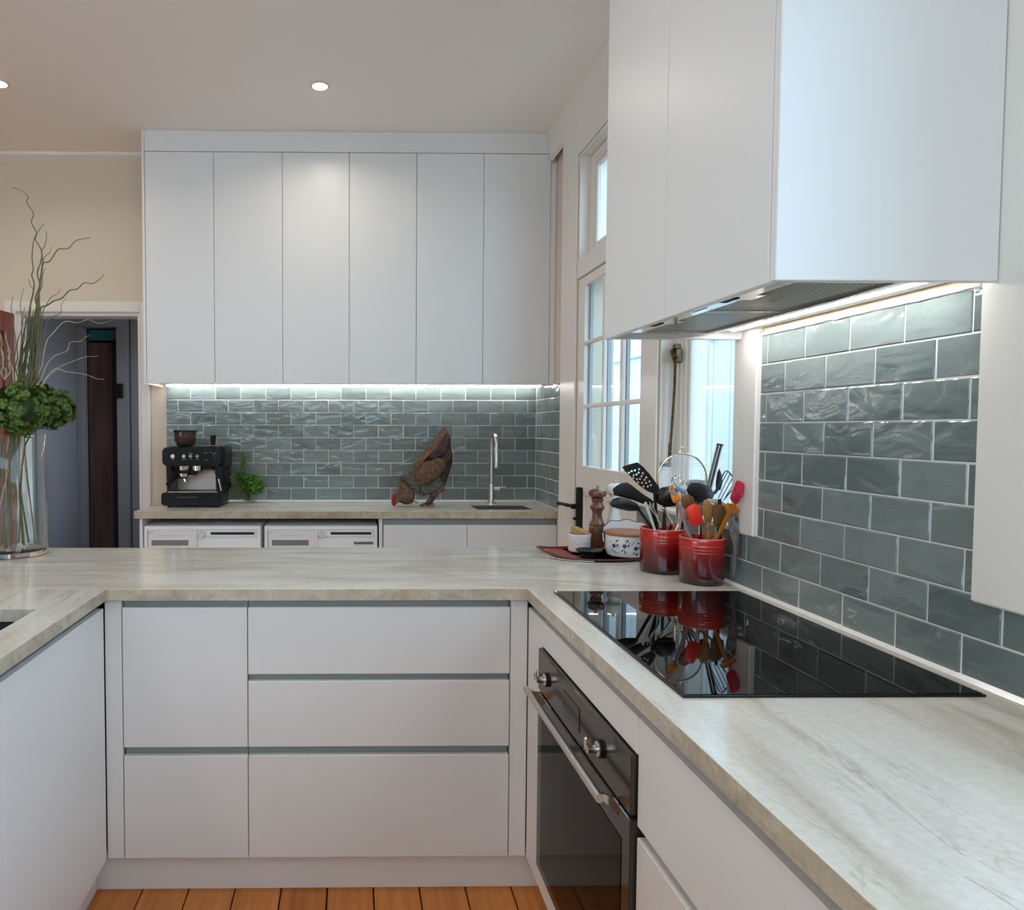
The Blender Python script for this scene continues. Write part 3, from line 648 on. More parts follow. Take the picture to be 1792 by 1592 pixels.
# oven
o_ = thing('oven', 'built-in dark glass oven with steel bar handle under the cooktop', 'oven', (.52, 1.51, .183))
B('oven_body', black_plastic, o_, .53, 1.05, 1.212, 1.814, .19, .765)
pn = B('control_panel', oven_steel, o_, .497, .528, 1.207, 1.819, .663, .772, bev=.002)
dr_ = B('oven_door', oven_glass, o_, .497, .528, 1.207, 1.819, .184, .655, bev=.002)
B('door_window', oven_window, dr_, .4958, .4975, 1.245, 1.781, .21, .60)
B('display', machine_dark, pn, .4955, .4975, 1.485, 1.600, .690, .742)
for yk in (1.735, 1.355):
    M = Matrix.Translation((.497, yk, .716)) @ Matrix.Rotation(rad(-90), 4, 'Y')
    kb = MB().lathe([(.015, 0), (.015, .008), (.009, .010), (.007, .024), (.009, .028), (0, .029)], M=M, seg=24).build('knob', chrome, pn)
    MB().lathe([(.018, .0002), (.018, .006), (.015, .0065)], M=M, seg=24).build('knob_collar', black_plastic, pn)
    k2 = MB(); k2.tube([(.467, yk, .716), (.467, yk, .735)], .0042, 10); k2.ball((.467, yk, .736), .0046, 8); k2.build('knob_lever', chrome, pn)
hd = MB(); hd.tube([(.458, 1.250, .672), (.458, 1.790, .672)], .0085, 14); hn = hd.build('handle', steel, dr_)
for yk, ye in ((1.29, 1.265), (1.75, 1.775)):
    br = MB(); br.prism([(.461, .668), (.461, .677), (.497, .664), (.497, .632), (.492, .64)], 'Y', ye-.004, ye+.004); br.build('handle_bracket', chrome, dr_)

# cooktop
zone_mat = mat('faint_zone_print', (.03, .03, .03), .2)
ck = thing('cooktop', 'black glass induction cooktop set in the right worktop', 'cooktop', (.816, 1.52, .9))
B('glass_plate', black_gloss, ck, .561, 1.070, 1.149, 1.893, .9006, .9052, bev=.0015)
fr_ = MB()
for a in ((.558, 1.073, 1.146, 1.149), (.558, 1.073, 1.893, 1.896), (.558, .561, 1.149, 1.893), (1.070, 1.073, 1.149, 1.893)): fr_.box(*a, .9004, .9038)
fr_.build('frame', black_plastic, ck)
for cx_, cy_, r_ in ((.68, 1.37, .075), (.68, 1.70, .09), (.93, 1.37, .09), (.93, 1.70, .075)):
    zr = MB()
    for k in range(40):
        a = 2*pi*k/40; b_ = 2*pi*(k+1)/40
        v = [zr.bm.verts.new((cx_+r*cos(t), cy_+r*sin(t), .90535)) for r, t in ((r_, a), (r_+.0008, a), (r_+.0008, b_), (r_, b_))]; zr.bm.faces.new(v)
    zr.build('zone_marking', zone_mat, ck)

# ---------------------------------------------------------------- hood cabinet
HX = .716; HZ = 1.603; HY0, HY1 = 1.178, 1.975
hcb = thing('wall_cabinet', 'large white overhead cabinet enclosing the range hood above the cooktop', 'cabinet', (.9, 1.57, HZ))
B('door', lacquer, hcb, HX, HX+.018, 1.602, HY1-.0, HZ, 2.995, bev=.0014)
B('door', lacquer, hcb, HX, HX+.018, HY0+.021, 1.5985, HZ, 2.995, bev=.0014)
B('end_panel', lacquer, hcb, HX, 1.0965, HY0, HY0+.018, HZ, 2.995, bev=.0014)
B('far_end_panel', lacquer, hcb, HX+.019, 1.099, HY1-.018, HY1, HZ, 2.995, bev=.0014)
g = MB(); g.box(HX+.019, .745, HY0+.019, HY1-.019, 1.622, 1.64); g.box(1.005, 1.0975, HY0+.02, HY1-.019, 1.622, 1.64); g.box(.745, 1.005, HY0+.019, 1.235, 1.622, 1.64); g.box(.745, 1.005, 1.935, HY1-.019, 1.622, 1.64)
g.build('underside_panel', lacquer, hcb)
g = MB(); g.box(1.07, 1.0975, HY0+.02, HY1-.02, 1.64, 2.99); g.build('carcass', lacquer, hcb)
rh = thing('range_hood', 'steel built-in range hood with two mesh filters under the white cabinet', 'range hood', (.875, 1.585, 1.615))
g = MB(); g.box(.746, .790, 1.236, 1.934, 1.612, 1.64, .002); g.box(.985, 1.004, 1.236, 1.934, 1.614, 1.64, .002); g.box(.790, .985, 1.236, 1.250, 1.614, 1.64); g.box(.790, .985, 1.920, 1.934, 1.614, 1.64)
hb = g.build('hood_body', chrome, rh)
B('hood_housing', steel, rh, .80, 1.0, 1.26, 1.91, 1.65, 2.0)
for a, b_ in ((1.252, 1.580), (1.586, 1.918)):
    ft = B('filter', filter_mat, rh, .792, .983, a, b_, 1.620, 1.630)
    g = MB(); g.box(.792, .983, a, a+.003, 1.617, 1.620); g.box(.792, .983, b_-.003, b_, 1.617, 1.620); g.box(.792, .795, a+.003, b_-.003, 1.617, 1.620); g.box(.980, .983, a+.003, b_-.003, 1.617, 1.620); g.build('filter_frame', chrome, ft)
    B('filter_latch', chrome, ft, .796, .824, (a+b_)/2-.032, (a+b_)/2+.018, 1.6165, 1.6195, bev=.001)
    B('filter_grip', dark_gap, ft, .755, .772, (a+b_)/2-.03, (a+b_)/2+.02, 1.6105, 1.6118, bev=.0)
B('control_strip', machine_dark, hb, .764, .766, 1.50, 1.56, 1.611, 1.6118)
ls = B('led_strip_light', led_hood, None, 1.044, 1.056, 1.245, 1.915, 1.6195, 1.6215, label='bright linear light under the hood cabinet above the right tiles', cat='light')
# messy sealant line above the right tiles
g = MB(); pts = []
for k in range(30):
    t = k/29; pts.append((1.108+.002*mnoise.noise(Vector((k*.7, 0, 0))), 1.22+t*.66, 1.606+.004*mnoise.noise(Vector((0, k*.6, 3)))))
g.tube(pts, [.004+.0015*abs(mnoise.noise(Vector((k, 5, 0)))) for k in range(30)], 6); g.build('sealant_bead', porcelain, wall_right)

# ---------------------------------------------------------------- far wall cabinets
UY = 3.948; UZ = 1.600; UT = 2.884
xs = [-1.150, -.768, -.386, -.0125, .365, .742, 1.118]
names = ['left', 'middle', 'right']
for k in range(3):
    a, b_, c_ = xs[2*k], xs[2*k+1], xs[2*k+2]
    u = thing('wall_cabinet', ['white two-door cabinet on the far wall, nearest the doorway', 'white two-door cabinet in the centre of the far wall', 'white two-door cabinet on the far wall, above the small sink'][k], 'cabinet', ((a+c_)/2, 4.13, UZ), group='far wall cabinets')
    B('door', lacquer, u, a+.0012, b_-.0012, UY, UY+.018, UZ, UT-.0015, bev=.0014); B('door', lacquer, u, b_+.0012, c_-.0012, UY, UY+.018, UZ, UT-.0015, bev=.0014)
    B('carcass', lacquer, u, a+.001, c_-.001, UY+.020, 4.302, UZ+.012, UT-.002)
B('end_panel', lacquer, None, -1.1665, -1.1515, UY-.001, 4.305, UZ-.004, 2.999, bev=.0014, label='white upright end panel of the far wall cabinets beside the doorway', cat='panel')
B('bulkhead_panel', lacquer, None, -1.150, 1.132, UY, UY+.018, UT+.002, 2.999, bev=.0012, label='flat white panel between the far wall cabinets and the ceiling', cat='panel')
B('filler_panel', lacquer, None, 1.1195, 1.150, UY+.003, UY+.02, UZ, UT, bev=.001, label='narrow white filler right of the far wall cabinets', cat='panel')
B('led_strip_light', led_mat, None, -1.122, 1.138, 4.262, 4.276, 1.6085, 1.6115, label='bright linear light under the far wall cabinets', cat='light')

# ---------------------------------------------------------------- far counter base units and laundry machines
B('end_panel', lacquer, None, -1.150, -1.134, 3.782, 4.30, .001, .858, bev=.0014, label='white upright support left of the washing machine', cat='panel')
B('divider_panel', lacquer, None, .152, .170, 3.782, 4.30, .001, .858, bev=.0014, label='white upright divider between the right laundry machine and cupboards', cat='panel')
lc = thing('base_cabinet', 'white low cupboard pair under the small far sink', 'cabinet', (.65, 4.0, .1))
g = MB(); g.box(.172, 1.12, 3.821, 3.836, .1, .80); g.box(.172, .19, 3.836, 4.29, .1, .68); g.box(1.10, 1.12, 3.836, 4.29, .1, .68); g.box(.19, 1.10, 3.836, 4.29, .1, .12); g.build('carcass', lacquer_warm, lc)
B('finger_channel', channel, lc, .172, 1.125, 3.806, 3.820, .79, .858)
front_y(lc, 'door', .175, .634, .10, .822, lacquer, 3.785); front_y(lc, 'door', .634, 1.127, .10, .822, lacquer, 3.785)
B('filler_panel', lacquer, None, 1.129, 1.143, 3.785, 3.803, .001, .858, bev=.001, label='thin white upright at the right end of the far counter', cat='panel')
def laundry(x0, x1, label, sticker):
    t = thing('washing_machine', label, 'washing machine', ((x0+x1)/2, 4.02, .001), group='laundry machines under the far counter')
    y = 3.785; z1 = .818
    B('body', machine_white, t, x0, x1, y, 4.27, .012, z1, bev=.006)
    wd = x1-x0
    dr = B('detergent_drawer', machine_white, t, x0+.022, x0+.022+.262*wd/.63, y-.004, y, .66, z1-.022, bev=.002)
    gm = MB(); dx = x0+.03; gm.box(dx+.012, dx+.012+.20, y-.0052, y-.004, .711, .741); gm.build('drawer_grip', machine_grey, dr)
    # thin grey seam lines around the control fascia
    ln = MB(); zt, zb_ = z1-.021, z1-.061; ln.box(x0+.020, x1-.018, y-.0012, y, zt-.0016, zt); ln.box(x0+.292, x1-.018, y-.0012, y, zb_-.0014, zb_); ln.box(x1-.0195, x1-.018, y-.0012, y, zb_, zt); ln.box(x0+.2915, x0+.293, y-.0012, y, .5, zt); ln.box(x0+.020, x0+.0216, y-.0045, y, .6, zt)
    ln.build('panel_seam', print_grey, t)
    M = Matrix.Translation((x0+.312*wd/.63+.07-.06, y, z1-.055)) @ Matrix.Rotation(rad(90), 4, 'X')
    kx = x0+.315
    M = Matrix.Translation((kx, y, z1-.045)) @ Matrix.Rotation(rad(90), 4, 'X')
    kb = MB().lathe([(.021, 0), (.020, .012), (.018, .014), (0, .014)], M=M, seg=24).build('dial', white_plastic, t)
    B('dial_mark', print_grey, kb, kx-.0012, kx+.0012, y-.0148, y-.0138, z1-.040, z1-.029)
    B('display', machine_dark, t, x0+.362, x0+.595*wd/.63, y-.002, y, z1-.048, z1-.034)
    ic = MB()
    for k in range(3): ic.box(x1-.034, x1-.028, y-.001, y, z1-.033-k*.008, z1-.030-k*.008)
    ic.build('button_mark', print_grey, t)
    M = Matrix.Translation((x0+.030, y-.0042, z1-.040)) @ FACE
    text('ASKO', .0085, M, print_grey, 'logo', dr)
    ic = MB()
    for k in range(12): ic.box(x0+.085+k*.009, x0+.091+k*.009, y-.0046, y-.004, z1-.0535, z1-.0523)
    ic.build('small_print', print_grey, dr)
    if sticker:
        sx = x1-.128; st = B('sticker', sticker_black, t, sx, sx+.105, y-.0008, y, z1-.101, z1-.088)
        text('ASKO Pro Home Laundry', .0092, Matrix.Translation((sx+.003, y-.001, z1-.0975)) @ FACE, print_white, 'sticker_lettering', st)
        ic = MB(); ic.box(sx+.003, sx+.007, y-.0006, y, z1-.112, z1-.107)
        for k in range(6): ic.box(sx+.014+k*.008, sx+.019+k*.008, y-.0006, y, z1-.110, z1-.1088)
        ic.build('sticker_small_print', print_grey, st)
    # door ring below, out of sight
    M = Matrix.Translation(((x0+x1)/2, y, .40)) @ Matrix.Rotation(rad(90), 4, 'X')
    MB().lathe([(.17, 0), (.17, .012), (.14, .022), (.13, .012), (0, .010)], M=M, seg=32).build('porthole_door', machine_grey, t)
laundry(-1.127, -.494, 'white front-loading laundry machine under the coffee machine', False)
laundry(-.474, .143, 'white front-loading laundry machine with a small black sticker', True)
B('recess_backing', dark_gap, None, -1.13, .15, 4.285, 4.30, .01, .855, label='dark back of the open laundry bay', cat='panel')

# ---------------------------------------------------------------- downlights (room lamps)
for i, (lx, ly) in enumerate(((-.153, 3.43), (-1.69, 3.43), (-3.2, 3.43), (-.153, 1.6), (-1.69, 1.6), (-3.2, 1.6), (-.153, -.2), (-1.69, -.2), (-3.2, -.2), (-.153, -1.9), (-1.69, -1.9))):
    lab = {0: 'round recessed ceiling downlight above the far cabinets', 1: 'round recessed ceiling downlight at the photo left edge'}.get(i, 'round recessed ceiling downlight outside the photo')
    t = thing('downlight', lab, 'light', (lx, ly, ZC-.004), group='ceiling downlights')
    MB().lathe([(.036, ZC-.0005), (.046, ZC-.0005), (.047, ZC-.003), (.037, ZC-.006), (.036, ZC-.004)], (lx, ly, 0), 32, cap=False).build('trim_ring', white_plastic, t)
    MB().lathe([(0, ZC-.0032), (.0355, ZC-.0032), (.0355, ZC-.001), (0, ZC-.001)], (lx, ly, 0), 32).build('diffuser', lamp_emit, t)
    ld = bpy.data.lights.new('downlight_lamp', 'AREA'); ld.shape = 'DISK'; ld.size = .07; ld.energy = LAMP_W; ld.color = (1, .92, .80); ld.spread = rad(150)
    lo = bpy.data.objects.new('downlight_lamp', ld); COL.objects.link(lo); lo.parent = t; lo.location = (0, 0, -.008)

# ---------------------------------------------------------------- coffee machine
cf = thing('coffee_machine', 'black espresso machine with grinder hopper on the far counter', 'coffee machine', (-.905, 4.07, .9))
X0, X1, Y0 = -1.072, -.728, 3.955
def rbox(mb, x0, x1, y0, y1, z0, z1, r, seg=5):
    """box with corners rounded in the x-z outline"""
    poly = []
    for cx_, cz_, a0 in ((x1-r, z0+r, -90), (x1-r, z1-r, 0), (x0+r, z1-r, 90), (x0+r, z0+r, 180)):
        for k in range(seg+1):
            a = rad(a0+90*k/seg); poly.append((cx_+r*cos(a), cz_+r*sin(a)))
    mb.prism(poly, 'Y', y0, y1); return mb
g = MB(); rbox(g, X0, X1, Y0-.02, 4.22, .912, .985, .018); base = g.build('base', black_plastic, cf)
g = MB()
for a in (X0+.03, X1-.05):
    for b_ in (Y0, 4.18): g.box(a, a+.02, b_, b_+.02, .9003, .912)
g.build('foot', black_plastic, cf)
hm = MB(); rbox(hm, X0+.002, X1-.012, Y0, Y0+.06, 1.135, 1.240, .028); rbox(hm, X0+.012, X1+.004, Y0+.06, 4.24, 1.11, 1.243, .022); head = hm.build('head', black_plastic, cf)
g = MB(); g.box(X0+.02, X1+.0, 4.12, 4.24, .985, 1.11, .006); g.prism([(X0+.022, .985), (X0+.045, .985), (X0+.047, 1.135), (X0+.018, 1.135)], 'Y', Y0+.02, 4.12); g.prism([(X1-.042, .985), (X1-.008, .985), (X1-.004, 1.135), (X1-.048, 1.135)], 'Y', Y0+.02, 4.12); g.build('back_column', black_plastic, cf)
B('splash_plate', warm_steel, cf, X0+.048, X1-.05, 4.112, 4.119, .99, 1.12)
g = MB(); g.box(X0+.035, X1-.03, Y0-.012, 4.11, .985, .990, .001); dtray = g.build('drip_grille', steel, base)
g = MB()
for k in range(22): g.box(X0+.045+k*.012, X0+.050+k*.012, Y0, 4.08, .990, .9915)
g.build('grille_slots', black_plastic, base)
B('tray_line', chrome, base, X0+.09, X1-.14, Y0-.0212, Y0-.020, .958, .9595)
# hopper
hp = MB().lathe([(.034, 1.243), (.050, 1.250), (.062, 1.275), (.0655, 1.322), (.0655, 1.332), (.060, 1.332), (0, 1.330)], (-.962, 4.05, 0), 32).build('hopper', hopper_mat, cf)
MB().lathe([(.067, 1.325), (.067, 1.337), (.02, 1.339), (0, 1.339)], (-.962, 4.05, 0), 32).build('hopper_lid', black_plastic, hp)
g = MB().lathe([(.013, 1.2435), (.013, 1.262), (.015, 1.27), (.017, 1.308), (0, 1.308)], (-.800, 4.05, 0), 20); g.build('tamper_handle', black_plastic, cf)
MB().lathe([(.026, 1.2432), (.026, 1.250), (.0, 1.250)], (-.800, 4.05, 0), 20).build('tamper_seat', comb_red, cf)
MB().tube(smooth_path([(-.88, 3.99, 1.245), (-.85, 3.985, 1.247), (-.78, 3.985, 1.248), (-.755, 3.985, 1.243)]), .0025, 6).build('cup_rail', chrome, cf)
# front controls
def disc(px, z, r, m, name, d=.006, y=Y0):
    M = Matrix.Translation((px, y, z)) @ Matrix.Rotation(rad(90), 4, 'X')
    return MB().lathe([(r, 0), (r, d*.7), (r*.9, d), (0, d)], M=M, seg=24).build(name, m, head)
for px, r in ((-1.010, .0128), (-.947, .0105), (-.909, .0105), (-.871, .0105)): disc(px, 1.190, r, chrome, 'button')
dd = disc(-.800, 1.185, .019, black_plastic, 'dial', .012)
g = MB(); M = Matrix.Translation((-.800, Y0-.001, 1.188)) @ Matrix.Rotation(rad(90), 4, 'X')
pts = [M @ Vector((.024*cos(rad(a)), .024*sin(rad(a)), 0)) for a in range(-30, 125, 8)]; g.tube(pts, .0008, 5); g.build('dial_scale', chrome, head)
g = MB()
for px, wd in ((-1.010, .014), (-.947, .026), (-.909, .007), (-.871, .012)): g.box(px-wd/2, px+wd/2, Y0-.0006, Y0, 1.1715, 1.1730)
g.box(-.922, -.896, Y0-.0006, Y0, 1.205, 1.2063); g.box(-.832, -.820, Y0-.0006, Y0, 1.208, 1.2095); g.box(-.778, -.762, Y0-.0006, Y0, 1.2075, 1.209); g.box(-.828, -.815, Y0-.0006, Y0, 1.166, 1.1672); g.build('small_print', print_white, head)
# group head, portafilter, wand
g = MB().lathe([(.034, 1.108), (.036, 1.132), (0, 1.134)][::-1], (-.965, 4.02, 0), 28); g.lathe([(0, 1.106), (.03, 1.106), (.03, 1.134), (0, 1.134)], (-.885, 4.02, 0), 24); g.build('group_head', chrome, cf)
g = MB(); g.lathe([(0, 1.09), (.034, 1.09), (.040, 1.095), (.040, 1.108), (0, 1.108)], (-.955, 4.02, 0), 24); g.box(-.94, -.885, 4.0, 4.04, 1.082, 1.112, .006); g.build('grinder_outlet', black_plastic, cf)
pf = MB().lathe([(0, 1.058), (.022, 1.060), (.033, 1.070), (.034, 1.089), (0, 1.089)], (-.965, 4.02, 0), 24); pf.tube([(-.965, 4.02, 1.062), (-.960, 4.02, 1.046), (-.955, 4.02, 1.038)], .008, 8); pf.box(-.935, -.905, 4.01, 4.03, 1.070, 1.08, .003); pf_ = pf.build('portafilter', chrome, cf)
MB().tube([(-.985, 4.0, 1.075), (-1.005, 3.96, 1.062), (-1.02, 3.925, 1.045), (-1.028, 3.905, 1.034)], [.009, .011, .014, .012], 10).build('portafilter_handle', black_plastic, pf_)
sw_ = MB().tube(smooth_path([(-.790, 4.0, 1.125), (-.786, 3.99, 1.108), (-.765, 3.98, 1.09), (-.757, 3.975, 1.06), (-.742, 3.97, 1.0), (-.738, 3.97, .995)]), .0045, 8).build('steam_wand', chrome, cf)
MB().tube([(-.776, 3.984, 1.100), (-.764, 3.979, 1.085), (-.757, 3.976, 1.058)], .0072, 8).build('wand_grip', black_plastic, sw_)

# ---------------------------------------------------------------- herbs beside it
def leaf_quad(bm, p, d, n, L, W_):
    d = d.normalized(); s_ = d.cross(n).normalized(); n = s_.cross(d)
    a = bm.verts.new(p); b_ = bm.verts.new(p+d*L*.5+s_*W_/2+n*L*.12); c_ = bm.verts.new(p+d*L); e = bm.verts.new(p+d*L*.5-s_*W_/2+n*L*.12)
    bm.faces.new((a, b_, c_)); bm.faces.new((a, c_, e))
def rv(): 
    while True:
        v = Vector((random.uniform(-1, 1), random.uniform(-1, 1), random.uniform(-1, 1)))
        if .05 < v.length < 1: return v.normalized()
def foliage(mb, c, R, n, L, W_, flat=(1, 1, 1), clumps=14):
    cl = [(rv(), random.uniform(.75, 1.0)) for _ in range(clumps)]
    for _ in range(n):
        k = random.choice(cl); v = (k[0]+rv()*.42).normalized(); rr = k[1]*random.uniform(.80, 1.03)
        p = Vector(c)+Vector((v.x*R*flat[0], v.y*R*flat[1], v.z*R*flat[2]))*rr
        leaf_quad(mb.bm, p, (v*.5+rv()).normalized(), v, L*random.uniform(.7, 1.2), W_*random.uniform(.8, 1.2))
    return mb
jy = 4.215
jr = thing('glass_jar', 'small clear glass jar holding herbs on the far counter', 'jar', (-.600, jy, .9))
MB().lathe([(.030, .9005), (.033, .905), (.031, .93), (.034, .952), (.032, .952), (.029, .93), (.030, .908), (.0, .907)], (-.600, jy, 0), 24, cap=False).build('body', jar_glass, jr)
pb = thing('parsley_bunch', 'bushy bright green parsley bunch in the small glass jar', 'plant', (-.600, jy, .912))
g = MB(); c1 = at(442, 848, jy); foliage(g, c1, .074, 1500, .014, .012, (1.0, .72, .85), 22); foliage(g, at(425, 838, jy), .045, 350, .014, .012, (1, .8, 1), 10); fo = g.build('leaves', leaf_herb, pb); fo['kind'] = 'stuff'
g = MB()
for k in range(9):
    g.tube([(-.600+random.uniform(-.012, .012), jy+random.uniform(-.012, .012), .912), (-.600+random.uniform(-.03, .03), jy, .96), c1+Vector((random.uniform(-.04, .04), 0, random.uniform(-.03, .02)))], .0013, 5)
g.build('stems', stem_green, pb)
def rosemary(path, label, group='rosemary sprigs by the coffee machine', dens=3, L=.018, Wd=.0048):
    path = smooth_path(path, 6); t = thing('rosemary_sprig', label, 'plant', path[0], group=group)
    MB().tube(path, .0014, 5).build('stem', willow, t)
    g = MB()
    for i, p in enumerate(path[2:]):
        for _ in range(dens):
            d = (path[min(i+3, len(path)-1)]-path[i+1]).normalized(); leaf_quad(g.bm, p+rv()*.003, (d*.55+rv()*.9).normalized(), rv(), L*random.uniform(.7, 1.2), Wd)
    q = g.build('needles', leaf_rose, t); q['kind'] = 'stuff'
rosemary([(-.602, jy, .915), at(428, 860, jy), at(425, 830, jy), at(424, 808, jy), at(424, 792, jy)], 'tall upright rosemary sprig above the parsley', dens=16, L=.022)
rosemary([(-.606, jy, .917), at(424, 868, jy), at(428, 840, jy), at(428, 815, jy), at(428, 799, jy)], 'second upright rosemary sprig just right of the tallest one', dens=14, L=.022)
rosemary([(-.612, jy, .920), at(415, 858, 4.2), at(400, 868, 4.16), at(394, 880, 4.11)], 'rosemary sprig trailing down to the counter beside the coffee machine', dens=16)
rosemary([(-.611, jy, .925), at(415, 845, 4.2), at(407, 826, 4.2), at(396, 824, 4.17)], 'thin rosemary sprig arching left towards the coffee machine', dens=18)
rosemary([(-.609, jy, .928), at(412, 852, 4.19), at(404, 838, 4.18), at(400, 834, 4.16)], 'short rosemary sprig below the arching one', dens=12)
rosemary([(-.614, jy, .922), at(418, 866, 4.2), at(404, 860, 4.17), at(396, 862, 4.13)], 'low rosemary sprig reaching left behind the machine base', dens=12)

# ---------------------------------------------------------------- hen sculpture
def K(x, y): return (670+x*140/1311, 730+y*170/1592)   # reading grid of the hen
hn_ = thing('hen_sculpture', 'rusty sheet metal hen pecking the far counter', 'sculpture', (.40, 4.03, .9))
HYY = 4.03
def hp_(pts, Y): return [at(*K(x_, y_), Y) for x_, y_ in pts]
MB().pillow(hp_([(1010, 150), (1050, 230), (1100, 300), (1115, 380), (1115, 520), (1150, 600), (1145, 720), (1095, 900), (1040, 1060), (1005, 1150), (900, 1280), (760, 1270), (600, 1260), (420, 1100), (280, 965), (380, 870), (500, 760), (620, 620), (780, 430), (900, 270)], HYY+.015), .055, steps=5).build('body', rust_dark, hn_, smooth=14)
tl = MB(); 
# folded back ridge: a curved sheet along the spine
a_ = [K(290, 965), K(480, 770), K(620, 620), K(800, 400), K(1000, 150)]
b__ = [K(450, 980), K(560, 830), K(690, 690), K(880, 500), K(1040, 250)]
for (pa, pb_) in zip(zip(a_, b__), zip(a_[1:], b__[1:])):
    q = [at(*pa[0], HYY-.02), at(*pb_[0], HYY-.02), at(*pb_[1], HYY-.050), at(*pa[1], HYY-.055)]
    f1 = [tl.bm.verts.new(v) for v in q]; f2 = [tl.bm.verts.new(v+Vector((.0, .006, 0))) for v in q]
    tl.bm.faces.new(f1); tl.bm.faces.new(f2[::-1])
    for i in range(4): tl.bm.faces.new((f1[i], f2[i], f2[(i+1) % 4], f1[(i+1) % 4]))
tl.build('back_ridge', rust, hn_, smooth=14)
MB().pillow(hp_([(1030, 240), (1100, 310), (1105, 400), (1080, 500), (990, 660), (880, 670), (790, 720), (700, 690), (760, 600), (860, 470)], HYY-.036), .012, steps=4).build('tail_plate', rust_dark, hn_, smooth=14)
MB().pillow(hp_([(280, 965), (420, 850), (560, 740), (640, 740), (560, 850), (520, 1000), (620, 1110), (620, 1290), (540, 1250), (450, 1150), (360, 1060)], HYY-.040), .014, steps=4).build('shoulder_plate', rust_green, hn_, smooth=14)
MB().pillow(hp_([(510, 860), (600, 840), (650, 740), (780, 725), (870, 665), (980, 690), (1030, 720), (1000, 850), (930, 950), (860, 1010), (700, 1110), (600, 1110), (520, 1040), (480, 940)], HYY-.052), .022, steps=4).build('wing', rust, hn_, smooth=14)
MB().pillow(hp_([(600, 1110), (760, 1080), (900, 960), (960, 1040), (1010, 1130), (930, 1200), (820, 1240), (640, 1300)], HYY-.040), .018, steps=3).build('thigh_plate', rust_green, hn_, smooth=14)
MB().pillow(hp_([(280, 980), (380, 1070), (480, 1150), (540, 1240), (530, 1300), (500, 1370), (420, 1415), (330, 1410), (250, 1390), (200, 1440), (180, 1465), (190, 1400), (210, 1250), (250, 1180), (258, 1080)], HYY-.03), .026, steps=4).build('neck_and_head', rust, hn_, smooth=14)
MB().pillow(hp_([(205, 1240), (215, 1300), (205, 1400), (183, 1468), (165, 1440), (140, 1425), (150, 1390), (135, 1360), (152, 1330), (138, 1300), (160, 1280), (158, 1252), (180, 1262)], HYY-.032), .005, steps=3).build('comb', comb_red, hn_, smooth=14)
def leg(pts, Y, r): return MB().tube([at(*K(x_, y_), Y) for x_, y_ in pts], r, 8).build('leg', rust, hn_, smooth=14)
l1 = leg([(1000, 1150), (900, 1200), (800, 1290), (760, 1360), (700, 1420)], HYY-.03, [.022, .020, .013, .011, .009])
l2 = leg([(980, 1130), (850, 1270), (800, 1380), (760, 1430)], HYY+.03, [.018, .015, .009, .008])
g = MB()
for (x_, y_), Y in (((690, 1425), HYY-.03), ((770, 1420), HYY+.03)):
    c_ = at(*K(x_, y_), Y); c_.z = .907
    for dx, dy in ((-.028, -.012), (-.030, .014), (-.02, -.03), (.026, .004)): g.tube([c_+Vector((0, 0, .010)), c_+Vector((dx*.5, dy*.5, .004)), Vector((c_.x+dx, c_.y+dy, .9035))], [.006, .004, .0028], 6)
g.build('foot', rust, hn_, smooth=14)
g = MB(); g.tube(smooth_path([at(*K(330, 1415), HYY-.03), at(*K(430, 1420), HYY-.04), at(*K(510, 1375), HYY-.05), at(*K(550, 1390), HYY-.05), at(*K(560, 1415), HYY-.05)]), .003, 6); g.build('wattle_wire', rust_dark, hn_, smooth=14)
MB().ball(at(*K(600, 640), HYY-.01), .010, 8, (1.1, .8, .8)).build('rust_lug', rust, hn_, smooth=14)

# ---------------------------------------------------------------- tap
tp = thing('tap', 'tall brushed steel gooseneck tap behind the small far sink', 'tap', (.846, 4.185, .9))
tx, ty = .846, 4.185
MB().lathe([(.026, .9005), (.026, .906), (.018, .909), (.0165, .912), (.0165, 1.01), (.0145, 1.015), (0, 1.016)], (tx, ty, 0), 24).build('base', steel, tp)
arc = [(tx, ty, 1.0), (tx, ty, 1.15), (tx, ty, 1.255)]
for k in range(1, 10):
    a = pi*k/10; arc.append((tx+.006*(1-cos(a))/2, ty-.055*(1-cos(a)), 1.258+.052*sin(a)))
arc += [(tx+.006, ty-.11, 1.255), (tx+.006, ty-.11, 1.235)]
MB().tube(arc, .0118, 14).build('spout', steel, tp)
MB().lathe([(.0125, 1.240), (.0145, 1.236), (.0145, 1.120), (.012, 1.117), (0, 1.117)][::-1], (tx+.006, ty-.11, 0), 20).build('spray_head', steel, tp)
lv = MB(); lv.tube([(tx+.012, ty, .985), (tx+.05, ty, .985)], .011, 12); lv.tube([(tx+.045, ty, .992), (tx+.062, ty, .994), (tx+.088, ty, .999)], [.006, .0045, .003], 8); lv.build('lever', steel, tp)

